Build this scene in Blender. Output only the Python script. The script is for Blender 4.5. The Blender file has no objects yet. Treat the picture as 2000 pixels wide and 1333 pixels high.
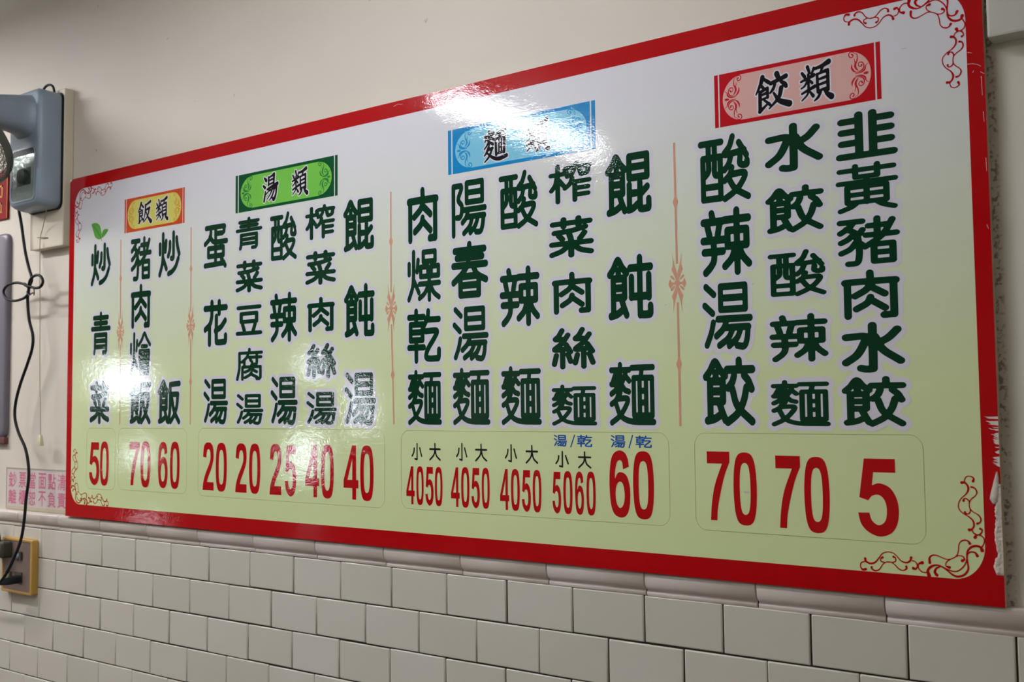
import bpy, bmesh, math, random
import numpy as np
from mathutils import Vector, Matrix, Euler
from mathutils.geometry import tessellate_polygon

random.seed(7)
SC = bpy.context.scene
COL = SC.collection
PI = math.pi
Z0 = 1.30                      # height of the board's lower edge above the floor

# ------------------------------------------------------------------ camera, light, exposure
cam_d = bpy.data.cameras.new('camera')
cam = bpy.data.objects.new('camera', cam_d)
COL.objects.link(cam)
cam_d.sensor_width = 36.0
cam_d.lens = 36.0 * 2036.36 / 2000.0
cam_d.clip_start = 0.02
cam.matrix_world = Matrix([[0.8081637,0.0440495,0.5873083,2.76996],[0.5888607,-0.0423226,-0.8071257,-1.6543128],[-0.010697,0.9981325,-0.0601426,1.6025136],[0.0,0.0,0.0,1.0]])
cam_d.dof.use_dof = True
cam_d.dof.focus_distance = 2.0
cam_d.dof.aperture_fstop = 8.0
SC.camera = cam

world = bpy.data.worlds.new('world')
SC.world = world
world.use_nodes = True
bg = world.node_tree.nodes['Background']
bg.inputs['Color'].default_value = (0.84, 0.92, 1.0, 1)
bg.inputs['Strength'].default_value = 16.0

SC.view_settings.view_transform = 'Standard'
SC.view_settings.look = 'None'
SC.view_settings.gamma = 1.0
SC.view_settings.use_curve_mapping = False
SC.view_settings.exposure = 0.34
SC.cycles.use_denoising = True
SC.cycles.max_bounces = 8

# ceiling tube lamps: (x, y, along y?, watts); the last three are added fill
LAMPS = [(0.12, -2.10, True, 5.0), (-1.25, -0.95, False, 30.0), (3.1, -3.3, True, 4.5), (-4.4, -1.3, False, 12.0), (1.35, -1.0, False, 8.5)]
CEIL = Z0 + 1.62

def area(name, loc, size, energy, target=None, color=(1, 1, 1)):
    l = bpy.data.lights.new(name, 'AREA')
    l.shape = 'RECTANGLE'
    l.size, l.size_y = size
    l.energy = energy
    l.color = color
    o = bpy.data.objects.new(name, l)
    COL.objects.link(o)
    o.location = loc
    if target is not None:
        d = Vector(target) - Vector(loc)
        o.rotation_euler = d.to_track_quat('-Z', 'Y').to_euler()
    return o

# ------------------------------------------------------------------ helpers
def lin(c):
    return tuple(((v / 255.0) / 12.92 if v / 255.0 <= 0.04045 else ((v / 255.0 + 0.055) / 1.055) ** 2.4) for v in c[:3]) + (1.0,)

def mat(name, rgb, rough=0.5, metal=0.0, spec=0.5, bump=0.0, scale=60.0, vary=0.0, emit=0.0, trans=0.0, pervary=0.0):
    m = bpy.data.materials.new(name)
    m.use_nodes = True
    nt = m.node_tree
    b = nt.nodes['Principled BSDF']
    b.inputs['Base Color'].default_value = lin(rgb)
    b.inputs['Roughness'].default_value = rough
    b.inputs['Metallic'].default_value = metal
    b.inputs['Specular IOR Level'].default_value = spec
    b.inputs['Transmission Weight'].default_value = trans
    if emit:
        b.inputs['Emission Color'].default_value = lin(rgb)
        b.inputs['Emission Strength'].default_value = emit
    geo = nt.nodes.new('ShaderNodeNewGeometry')
    if bump or vary:
        n = nt.nodes.new('ShaderNodeTexNoise')
        n.inputs['Scale'].default_value = scale
        n.inputs['Detail'].default_value = 3
        nt.links.new(geo.outputs['Position'], n.inputs['Vector'])
        if bump:
            bp = nt.nodes.new('ShaderNodeBump')
            bp.inputs['Strength'].default_value = bump
            bp.inputs['Distance'].default_value = 0.002
            nt.links.new(n.outputs['Fac'], bp.inputs['Height'])
            nt.links.new(bp.outputs['Normal'], b.inputs['Normal'])
        if vary:
            n2 = nt.nodes.new('ShaderNodeTexNoise')
            n2.inputs['Scale'].default_value = scale * 0.12
            n2.inputs['Detail'].default_value = 4
            nt.links.new(geo.outputs['Position'], n2.inputs['Vector'])
            mx = nt.nodes.new('ShaderNodeMix'); mx.data_type = 'RGBA'
            a = lin(rgb)
            mx.inputs[6].default_value = tuple(v * (1 - vary) for v in a[:3]) + (1,)
            mx.inputs[7].default_value = tuple(min(1, v * (1 + vary)) for v in a[:3]) + (1,)
            nt.links.new(n2.outputs['Fac'], mx.inputs[0])
            nt.links.new(mx.outputs[2], b.inputs['Base Color'])
    if pervary:
        oi = nt.nodes.new('ShaderNodeObjectInfo')
        mx = nt.nodes.new('ShaderNodeMix'); mx.data_type = 'RGBA'
        a = lin(rgb)
        mx.inputs[6].default_value = tuple(v * (1 - pervary) for v in a[:2]) + (a[2] * (1 - 1.4 * pervary), 1)
        mx.inputs[7].default_value = tuple(min(1, v * (1 + pervary)) for v in a[:2]) + (min(1, a[2] * (1 + 1.4 * pervary)), 1)
        nt.links.new(oi.outputs['Random'], mx.inputs[0])
        nt.links.new(mx.outputs[2], b.inputs['Base Color'])
    return m

def film_finish(m):
    """glossy laminated film over print: fine grain and slow waves in the gloss"""
    nt = m.node_tree
    b = nt.nodes['Principled BSDF']
    b.inputs['Roughness'].default_value = 0.05
    b.inputs['Specular IOR Level'].default_value = 0.5
    geo = nt.nodes.new('ShaderNodeNewGeometry')
    mp = nt.nodes.new('ShaderNodeMapping')
    mp.inputs['Scale'].default_value = (0.75, 1, 1.3)
    nt.links.new(geo.outputs['Position'], mp.inputs['Vector'])
    prev = None
    for sc, dist, st in ((280.0, 0.00008, 1.0), (60.0, 0.00013, 1.0), (3.0, 0.0011, 1.0)):
        n = nt.nodes.new('ShaderNodeTexNoise')
        n.inputs['Scale'].default_value = sc
        n.inputs['Detail'].default_value = 1.5
        nt.links.new(mp.outputs['Vector'], n.inputs['Vector'])
        bp = nt.nodes.new('ShaderNodeBump')
        bp.inputs['Strength'].default_value = st
        bp.inputs['Distance'].default_value = dist
        nt.links.new(n.outputs['Fac'], bp.inputs['Height'])
        if prev:
            nt.links.new(prev.outputs['Normal'], bp.inputs['Normal'])
        prev = bp
    nt.links.new(prev.outputs['Normal'], b.inputs['Normal'])
    return m

def ink(name, rgb):
    return film_finish(mat(name, rgb))

def link(o, parent=None):
    COL.objects.link(o)
    if parent is not None:
        o.parent = parent
    return o

def mesh_obj(name, verts, faces, material, parent=None, label=None, smooth=False, loc=None):
    me = bpy.data.meshes.new(name)
    me.from_pydata([tuple(v) for v in verts], [], faces)
    me.materials.append(material)
    if smooth:
        for p in me.polygons:
            p.use_smooth = True
    o = link(bpy.data.objects.new(name, me), parent)
    if loc is not None:
        o.location = loc
    if label:
        o['label'] = label
    return o

def bm_obj(name, bm, material, parent=None, label=None, smooth=False, loc=None, angle=None):
    bmesh.ops.recalc_face_normals(bm, faces=bm.faces)
    me = bpy.data.meshes.new(name)
    bm.to_mesh(me)
    bm.free()
    me.materials.append(material)
    if smooth:
        for p in me.polygons:
            p.use_smooth = True
        if angle:
            me.set_sharp_from_angle(angle=angle)
    o = link(bpy.data.objects.new(name, me), parent)
    if loc is not None:
        o.location = loc
    if label:
        o['label'] = label
    return o

def box_bm(x0, x1, y0, y1, z0, z1, bevel=0.0, seg=2, bm=None):
    new = bmesh.new()
    bmesh.ops.create_cube(new, size=1.0)
    for v in new.verts:
        v.co = Vector((x0 + (v.co.x + .5) * (x1 - x0), y0 + (v.co.y + .5) * (y1 - y0), z0 + (v.co.z + .5) * (z1 - z0)))
    if bevel:
        bmesh.ops.bevel(new, geom=list(new.edges), offset=bevel, segments=seg, affect='EDGES', profile=0.6)
    if bm is None:
        return new
    me = bpy.data.meshes.new('tmp')
    new.to_mesh(me); new.free()
    bm.from_mesh(me)
    bpy.data.meshes.remove(me)
    return bm

def empty(name, loc, label, cat, group=None):
    o = link(bpy.data.objects.new(name, None))
    o.location = loc
    o['label'] = label
    o['category'] = cat
    if group:
        o['group'] = group
    return o

def spline(P, n=6):
    P = np.array(P, float)
    if len(P) < 3:
        return P
    Q = np.vstack([2 * P[0] - P[1], P, 2 * P[-1] - P[-2]])
    o = []
    for i in range(1, len(Q) - 2):
        a, b, c, d = Q[i - 1:i + 3]
        for k in range(n):
            t = k / n
            o.append(.5 * (2 * b + (c - a) * t + (2 * a - 5 * b + 4 * c - d) * t * t + (3 * b - a - 3 * c + d) * t ** 3))
    o.append(Q[-2])
    return np.array(o)

def tube(name, pts, r, material, parent=None, label=None, n=10, smooth_n=6, closed=False):
    """a round tube swept along a smooth 3-D path; r may be a list"""
    P = spline(pts, smooth_n)
    R = np.interp(np.linspace(0, 1, len(P)), np.linspace(0, 1, len(r)), r) if isinstance(r, (list, tuple)) else np.full(len(P), r)
    bm = bmesh.new()
    rings = []
    up = Vector((0.13, 0.9, 0.31)).normalized()
    for i, p in enumerate(P):
        t = Vector(P[min(i + 1, len(P) - 1)] - P[max(i - 1, 0)])
        t.normalize()
        a = (up - t * up.dot(t)).normalized()
        up = a
        b = t.cross(a)
        rings.append([bm.verts.new(Vector(p) + (a * math.cos(2 * PI * k / n) + b * math.sin(2 * PI * k / n)) * float(R[i])) for k in range(n)])
    for A, B in zip(rings[:-1], rings[1:]):
        for k in range(n):
            bm.faces.new((A[k], A[(k + 1) % n], B[(k + 1) % n], B[k]))
    bm.faces.new(rings[0][::-1])
    bm.faces.new(rings[-1])
    return bm_obj(name, bm, material, parent, label, smooth=True, angle=1.0)

# ---------- flat print: distance field -> outline -> filled polygons
def field(segs, x0, x1, z0, z1, h):
    """segs rows: ax az bx bz  rx_a rz_a rx_b rz_b ; value <0 inside (elliptic pens)"""
    nx = int(math.ceil((x1 - x0) / h)) + 1
    nz = int(math.ceil((z1 - z0) / h)) + 1
    D = np.full((nz, nx), 9.0)
    for ax, az, bx, bz, rxa, rza, rxb, rzb in segs:
        m = max(rxa, rza, rxb, rzb) * 1.25 + 2 * h
        i0 = max(0, int((min(ax, bx) - m - x0) / h)); i1 = min(nx, int((max(ax, bx) + m - x0) / h) + 2)
        j0 = max(0, int((min(az, bz) - m - z0) / h)); j1 = min(nz, int((max(az, bz) + m - z0) / h) + 2)
        if i1 <= i0 or j1 <= j0:
            continue
        X = (x0 + np.arange(i0, i1) * h)[None, :]
        Z = (z0 + np.arange(j0, j1) * h)[:, None]
        sx, sz = (rxa + rxb) / 2, (rza + rzb) / 2
        dx, dz = (bx - ax) / sx, (bz - az) / sz
        L2 = max(dx * dx + dz * dz, 1e-12)
        px, pz = (X - ax) / sx, (Z - az) / sz
        t = np.clip((px * dx + pz * dz) / L2, 0, 1)
        d = np.hypot(px - t * dx, pz - t * dz)
        ra, rb = rxa / sx, rxb / sx
        d = d - (ra + t * (rb - ra))
        D[j0:j1, i0:i1] = np.minimum(D[j0:j1, i0:i1], d)
    return D

def contours(D, x0, z0, h):
    I = D < 0
    nz, nx = D.shape
    c = I[:-1, :-1] * 1 + I[:-1, 1:] * 2 + I[1:, 1:] * 4 + I[1:, :-1] * 8
    js, is_ = np.nonzero((c > 0) & (c < 15))
    T = {1: [(3, 0)], 2: [(0, 1)], 3: [(3, 1)], 4: [(1, 2)], 5: [(3, 0), (1, 2)], 6: [(0, 2)], 7: [(3, 2)],
         8: [(2, 3)], 9: [(2, 0)], 10: [(0, 1), (2, 3)], 11: [(2, 1)], 12: [(1, 3)], 13: [(1, 0)], 14: [(0, 3)]}
    nxt = {}
    def key(i, j, e):
        return ((i, j, 0), (i + 1, j, 1), (i, j + 1, 0), (i, j, 1))[e]
    for j, i in zip(js.tolist(), is_.tolist()):
        for a, b in T[int(c[j, i])]:
            nxt[key(i, j, a)] = key(i, j, b)
    loops = []
    while nxt:
        k0, k = nxt.popitem()
        loop = [k0]
        while k != k0 and k in nxt:
            loop.append(k)
            k = nxt.pop(k)
        pts = []
        for i, j, v in loop:
            if v == 0:
                a, b = D[j, i], D[j, i + 1]
                pts.append((x0 + (i + a / (a - b)) * h, z0 + j * h))
            else:
                a, b = D[j, i], D[j + 1, i]
                pts.append((x0 + i * h, z0 + (j + a / (a - b)) * h))
        if len(pts) > 5:
            loops.append(np.array(pts))
    return loops

def rdp(p, e):
    n = len(p)
    keep = np.zeros(n, bool); keep[0] = keep[-1] = True
    st = [(0, n - 1)]
    while st:
        a, b = st.pop()
        if b - a < 2:
            continue
        d = p[b] - p[a]
        L = math.hypot(*d)
        q = p[a + 1:b] - p[a]
        dist = np.hypot(*q.T) if L < 1e-9 else np.abs(d[0] * q[:, 1] - d[1] * q[:, 0]) / L
        k = int(dist.argmax())
        if dist[k] > e:
            keep[a + 1 + k] = True
            st += [(a, a + 1 + k), (a + 1 + k, b)]
    return p[keep]

def fill(loops, y):
    """even-odd fill of closed loops (metres, x z) -> verts, tris"""
    L = [[Vector((p[0], p[1], 0)) for p in l] for l in loops if len(l) > 2]
    tris = tessellate_polygon(L)
    vs = [(v.x, y, v.y) for l in L for v in l]
    out = []
    for t in tris:
        a, b, c = (vs[i] for i in t)
        s = (b[0] - a[0]) * (c[2] - a[2]) - (b[2] - a[2]) * (c[0] - a[0])
        if abs(s) < 1e-14:
            continue
        out.append(tuple(t) if s > 0 else (t[0], t[2], t[1]))
    return vs, out

def print_obj(name, segs, y, material, parent, label=None, h=0.0009, grow=0.0, eps=0.00012):
    """segs in metres"""
    S = np.array(segs, float)
    if grow:
        S = S.copy(); S[:, 4:] += grow
    m = S[:, 4:].max() * 1.3 + 3 * h
    x0 = min(S[:, 0].min(), S[:, 2].min()) - m; x1 = max(S[:, 0].max(), S[:, 2].max()) + m
    z0 = min(S[:, 1].min(), S[:, 3].min()) - m; z1 = max(S[:, 1].max(), S[:, 3].max()) + m
    D = field(S, x0, x1, z0, z1, h)
    loops = []
    for l in contours(D, x0, z0, h):
        q = np.vstack([l, l[:1]])
        k = len(q) // 2
        q = np.vstack([rdp(q[:k + 1], eps)[:-1], rdp(q[k:], eps)])[:-1]
        if len(q) > 2:
            loops.append(q)
    # group loops: outers with their holes, so each fill is small
    def area2(l):
        x, z = l[:, 0], l[:, 1]
        return float((x * np.roll(z, -1) - z * np.roll(x, -1)).sum())
    def inside(p, l):
        x, z = p
        a = l; b = np.roll(l, -1, 0)
        c = ((a[:, 1] > z) != (b[:, 1] > z)) & (x < (b[:, 0] - a[:, 0]) * (z - a[:, 1]) / (b[:, 1] - a[:, 1] + 1e-15) + a[:, 0])
        return bool(c.sum() & 1)
    A = [area2(l) for l in loops]
    order = sorted(range(len(loops)), key=lambda i: -abs(A[i]))
    if not order:
        return None
    s0 = A[order[0]] > 0
    outers = [i for i in order if (A[i] > 0) == s0]
    groups = {i: [i] for i in outers}
    for i in order:
        if (A[i] > 0) != s0:
            best = None
            for o_ in outers:
                if abs(A[o_]) > abs(A[i]) and inside(loops[i][0], loops[o_]):
                    if best is None or abs(A[o_]) < abs(A[best]):
                        best = o_
            if best is not None:
                groups[best].append(i)
    V, F = [], []
    for g in groups.values():
        v, f = fill([loops[i] for i in g], y)
        n = len(V)
        V += v
        F += [tuple(k + n for k in t) for t in f]
    return mesh_obj(name, V, F, material, parent, label)

def flat(name, loops_cm, y, material, parent, label=None):
    v, f = fill([np.array(l, float) / 100 for l in loops_cm], y)
    return mesh_obj(name, v, f, material, parent, label)

# ---------- glyph data: strokes on a 100 x 100 body, y down ('~' = smooth stroke)
G = {'炒': (5.6,'6 26 6 46;34 20 31 42;20 4 20 46;~20 44 17 70 5 94;22 60 36 82;~52 24 51 40 44 54;~68 4 68 50 66 60 58 60;~82 16 86 34 94 52;~90 62 78 80 62 90 46 94'),'青': (5.2,'14 12 86 12;18 25 82 25;4 38 96 38;50 3 50 38;20 53 80 53;~20 53 20 80 17 95;80 53 80 90 76 95 64 95;22 67 78 67;22 81 78 81'),'菜': (6.2,'8 13 92 13;33 3 33 21;67 3 67 21;~82 27 50 34 12 36;22 44 30 54;46 43 49 53;80 42 70 56;6 66 94 66;50 58 50 97;~46 68 30 84 6 93;~54 68 70 84 94 92'),'豬': (5.2,'4 8 40 8;~26 9 18 20 4 30;~14 22 30 34 34 60 34 80 30 94 16 95;~24 36 16 44 5 50;~30 50 20 64 5 72;40 26 30 42;32 50 42 60;50 19 82 19;64 5 64 38;46 38 94 38;~88 10 72 40 44 62;58 58 88 58 88 93 58 93 58 58;58 75 88 75'),'肉': (6.4,'~8 26 8 24 10 22 90 22 92 24 92 26;8 26 8 95;~92 26 92 88 90 94 74 95;~50 4 50 22 44 38 22 52;52 34 76 50;~50 56 44 68 24 80;54 64 76 80'),'燴': (4.6,'5 28 5 48;34 20 31 42;20 4 20 46;~20 44 17 70 5 94;22 60 36 82;~42 30 56 18 68 4 80 17 94 30;56 33 80 33;46 44 90 44 90 64 46 64 46 44;68 44 68 64;55 50 59 57;81 50 77 57;50 72 86 72 86 95 50 95 50 72;50 83 86 83'),'飯': (5.6,'~3 27 12 18 22 5 32 17 42 26;23 22 23 32;11 34 37 34 37 64 11 64;11 49 37 49;11 34 11 90;~5 93 20 90 36 82;~30 68 35 80 41 92;~95 9 70 10 54 11;~54 11 54 55 52 75 46 94;~56 33 86 33 88 36 84 60 72 80 56 94;~62 42 72 70 94 94'),'蛋': (5.4,'~10 8 80 8 85 12 84 20;50 9 50 38;52 23 78 23;~30 18 26 32 6 44;~26 28 40 40 60 42 95 42;20 55 82 55 82 73 20 73 20 55;50 46 50 92;6 93 86 91;74 80 90 97'),'花': (6.4,'4 16 96 16;34 3 34 28;66 3 66 28;~34 34 26 52 5 64;24 54 24 97;~92 46 74 60 50 68;~54 36 54 86 58 94 86 94 93 92 94 80'),'湯': (5.4,'8 6 24 18;5 34 21 46;~22 60 17 76 8 93;38 7 88 7 88 41 38 41 38 7;38 24 88 24;32 55 97 55;~50 57 42 70 28 80;~48 68 90 68 92 70 90 86 84 96 70 95;~62 70 52 84 34 94;~78 70 70 84 54 95'),'豆': (6.0,'8 8 92 8;20 28 80 28 80 54 20 54 20 28;26 64 32 82;74 64 67 84;5 92 95 92'),'腐': (4.8,'50 3 50 12;~12 14 96 14;~12 14 12 60 4 96;~44 22 36 32 22 42;31 36 31 52;48 28 94 28;~78 20 78 46 74 50 66 50;54 36 60 43;24 96 24 58 92 58 92 91 88 95 78 95;58 52 58 62;~58 60 50 68 34 74;60 66 78 74;~58 76 50 84 34 91;60 82 80 91'),'酸': (4.9,'4 9 44 9;8 31 42 31 42 93 8 93 8 31;19 10 19 31;31 10 31 31;~19 31 19 50 12 58;~31 31 31 56 42 58;8 75 42 75;~66 4 60 18 50 29 74 28 88 26;78 14 92 34;~62 34 58 44 50 52;~80 36 80 46 92 48 93 42;~64 50 60 60 50 68;~60 60 88 60 82 74 68 86 50 95;~58 66 70 82 94 95'),'辣': (5.6,'22 4 24 12;5 17 44 17;13 24 17 38;38 22 34 38;4 46 46 46;6 64 44 64;~25 47 26 74 20 86 8 96;48 16 96 16;54 33 92 33 92 57 54 57 54 33;73 3 73 97;~70 58 62 76 48 88;~76 58 84 74 96 86'),'榨': (5.4,'3 26 36 26;20 4 20 97;~18 34 14 52 4 66;24 42 34 56;66 2 66 11;~42 24 42 12 94 12 95 14 94 26;~60 20 54 30 44 34;~74 18 78 32 86 32 92 30;~56 40 50 54 38 64;54 50 97 50;62 50 62 97;64 67 94 67;64 84 94 84'),'絲': (5.8,'~24 4 16 18 8 26 26 26;~38 16 24 36 6 52 40 50;34 40 44 58;25 54 25 95;10 66 5 88;38 64 44 82;~72 4 64 18 56 26 74 26;~88 16 74 36 56 52 90 50;84 40 95 58;75 54 75 95;60 66 55 86;88 64 96 86'),'餛': (5.4,'~3 27 12 18 22 5 32 17 42 26;23 22 23 32;11 34 37 34 37 64 11 64;11 49 37 49;11 34 11 90;~5 93 20 90 36 82;~30 68 35 80 41 92;52 7 92 7 92 41 52 41 52 7;52 24 92 24;52 52 52 88;52 66 66 66;~50 92 60 90 70 84;~76 50 76 86 78 92 92 92 95 90 95 78;92 58 78 68'),'飩': (5.6,'~3 27 12 18 22 5 32 17 42 26;23 22 23 32;11 34 37 34 37 64 11 64;11 49 37 49;11 34 11 90;~5 93 20 90 36 82;~30 68 35 80 41 92;50 19 96 19;~53 34 53 62 56 64 90 64;~92 32 92 66;~72 4 72 84 74 92 90 93 95 91 95 80'),'燥': (5.0,'6 26 6 46;34 20 31 42;20 4 20 46;~20 44 17 70 5 94;22 60 36 82;50 6 86 6 86 24 50 24 50 6;42 34 64 34 64 52 42 52 42 34;74 34 96 34 96 52 74 52 74 34;38 66 98 66;68 54 68 96;~66 68 54 84 38 93;~70 68 82 84 97 93'),'乾': (5.4,'3 14 50 14;26 3 26 26;8 28 46 28 46 58 8 58 8 28;8 43 46 43;3 72 50 72;26 58 26 97;~64 4 62 16 50 32;60 20 97 20;~56 42 90 42 84 54 66 72 58 84 60 93 90 94 96 92 97 78'),'麵': (4.6,'4 11 44 11;24 3 24 46;14 16 8 28;15 20 20 28;36 16 30 28;35 20 44 28;4 33 12 33;~22 32 14 42 4 48;~27 34 34 42 43 45;~20 48 14 58 4 64;~16 56 40 56 34 70 20 84 4 93;~14 64 24 82 48 91 97 92;50 8 96 8;72 10 70 22;54 24 94 24 94 82 54 82 54 24;67 24 67 82;81 24 81 82;67 44 81 44;67 62 81 62'),'陽': (5.4,'8 97 8 10 30 10;~30 10 31 16 22 34 32 46 31 60 26 66 18 66;46 7 90 7 90 41 46 41 46 7;46 24 90 24;36 54 97 54;~50 56 44 68 34 76;~48 67 92 67 93 70 90 86 84 95 72 95;~62 68 54 84 38 95;~78 68 70 84 56 95'),'春': (5.8,'8 13 92 13;14 26 86 26;4 40 96 40;~50 3 46 36 30 54 4 70;~60 42 72 58 96 68;24 60 76 60 76 93 24 93 24 60;26 76 74 76'),'餃': (5.6,'~3 27 12 18 22 5 32 17 42 26;23 22 23 32;11 34 37 34 37 64 11 64;11 49 37 49;11 34 11 90;~5 93 20 90 36 82;~30 68 35 80 41 92;70 4 70 14;46 17 96 17;~60 26 56 36 48 44;~80 26 88 34 94 46;~84 44 78 64 66 82 46 95;~56 46 66 72 94 94'),'水': (6.6,'~50 4 50 84 48 93 38 94 30 92;~6 27 38 26 36 40 24 64 5 80;~90 14 76 30 60 40;~54 28 66 54 94 78'),'韭': (6.6,'38 4 38 92;62 4 62 92;8 16 38 16;8 40 38 40;8 65 38 65;62 16 92 16;62 40 92 40;62 65 92 65;4 94 96 94'),'黃': (5.0,'6 11 94 11;32 3 32 26;68 3 68 26;32 26 68 26;4 37 96 37;50 26 50 80;18 47 82 47 82 79 18 79 18 47;18 63 82 63;~32 82 24 88 6 95;~68 82 76 88 94 95'),'小': (6.0,'~52 4 52 88 50 94 40 94 32 92;~26 30 22 54 6 76;~76 28 84 52 94 76'),'大': (6.0,'6 34 94 34;~50 4 50 36 40 66 6 94;~52 38 64 72 94 94')}
BRUSH = {'類': '24 6 5 30 22 4;6 20 4 14 30 5;44 12 4 36 28 3;2 42 3 24 36 4 44 30 5;26 26 4 26 60 4;24 40 4 14 54 3 2 60 2;30 42 3 38 50 4;4 74 3 28 66 4 46 60 5;26 62 4 22 78 3 4 92 2;30 72 3 40 84 5;48 14 4 70 10 5 92 2 7;72 14 4 64 28 3;54 30 4 56 76 5;54 30 3 72 26 4 88 24 5;88 24 5 88 50 5 88 74 5;58 44 3 84 40 4;58 58 3 84 54 4;56 74 3 84 70 4;64 78 4 56 90 4 44 98 2;78 76 4 86 86 6 98 94 8','飯': '26 4 6 18 22 5 2 44 2;30 12 4 42 24 5;20 28 3 24 34 4;14 42 4 14 90 5;14 42 3 36 36 4;36 36 4 36 60 4;18 50 3 34 47 3;16 62 3 36 58 3;10 92 4 38 72 2;26 64 3 42 80 5;94 4 6 74 12 5 56 16 4;58 16 5 56 50 4 44 86 2;62 38 4 88 32 6;86 32 5 76 64 4 44 92 2;62 46 3 78 72 5 98 92 9','餃': '22 6 6 16 24 5 2 48 2;26 12 4 40 22 5;20 30 4 25 36 4;14 44 5 13 92 5;14 44 4 36 36 4;36 36 4 36 60 4;18 52 3 34 48 4;16 64 3 36 60 3;12 94 5 40 74 2;26 66 3 42 80 4;64 4 7 68 14 6;46 26 5 70 20 5 90 14 6;58 30 4 52 42 4 44 50 3;76 26 4 86 34 6 90 40 5;76 42 6 68 66 5 40 90 2;54 52 3 70 74 6 98 86 8','湯': '12 10 4 24 20 7;4 38 4 16 46 6;20 62 4 14 80 5 10 96 5;40 10 5 40 38 5;40 12 3 60 6 4 76 2 7;76 4 6 74 34 5;44 22 3 70 18 4;44 36 3 72 32 4;30 54 4 60 46 5 98 38 7;50 50 4 38 62 3 22 72 2;46 60 3 70 54 4 92 50 6;92 50 6 88 76 5 74 94 7 62 86 3;62 60 4 48 76 3 30 90 2;78 56 4 64 80 4 44 96 2','麵': '6 16 4 24 12 4 44 8 5;24 2 5 24 42 4;12 20 4 6 32 2;12 24 3 20 30 3;36 16 4 30 26 2;34 22 3 44 28 4;22 34 4 12 46 3 2 54 2;26 34 3 40 42 5;22 50 5 12 66 4 2 74 2;14 60 3 38 54 5;38 54 4 24 78 4 4 94 2;16 68 3 40 84 5 66 90 6 98 84 6;52 14 3 72 8 5 92 2 6;72 10 4 66 24 3;52 28 4 54 76 5;52 28 3 72 24 4 90 22 6;90 22 5 88 72 5;66 28 3 66 72 3;77 26 3 77 72 3;66 42 2 77 41 2;66 56 2 77 55 2;54 74 3 88 70 4'}
DIGIT = {'0': 'O~ .5 0 .8 .04 .95 .2 1 .5 .95 .8 .8 .96 .5 1 .2 .96 .05 .8 0 .5 .05 .2 .2 .04|O~ .5 .145 .64 .18 .71 .3 .73 .5 .71 .7 .64 .82 .5 .855 .36 .82 .29 .7 .27 .5 .29 .3 .36 .18','7': '.0 0 1 0 1 .15 ~.78 .34 .58 .6 .45 .82 .41 1 =.13 1 ~.19 .75 .34 .48 .67 .175 =0 .175','5': '.18 0 .94 0 .94 .175 .4 .175 .36 .345 ~.55 .315 .8 .37 .95 .5 1 .66 .95 .83 .8 .95 .52 1 .25 .95 .07 .85 0 .705 =.28 .7 ~.34 .8 .5 .855 .66 .8 .71 .66 .66 .53 .52 .465 .36 .48 .26 .54 =.04 .505','4': '.58 0 .85 0 .85 .64 1 .64 1 .79 .85 .79 .85 1 .59 1 .59 .79 0 .79 0 .65|.59 .25 .59 .64 .26 .64','2': '.03 .3 ~.1 .09 .3 .01 .5 0 .7 .01 .9 .09 .97 .27 .91 .42 .72 .58 .48 .74 .4 .83 =.98 .83 .98 1 0 1 ~.06 .84 .25 .66 .5 .5 .66 .38 .69 .27 .63 .17 .5 .14 .37 .18 .31 .32','6': '.95 .24 .67 .28 ~.63 .18 .52 .145 .38 .18 .29 .3 .28 .42 .4 .345 .58 .325 .82 .37 .96 .5 1 .67 .94 .86 .78 .97 .52 1 .22 .95 .06 .8 0 .5 .06 .2 .22 .05 .52 0 .78 .04 .91 .13|O~ .51 .465 .66 .51 .73 .66 .67 .8 .51 .86 .35 .8 .29 .66 .35 .52'}
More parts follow.
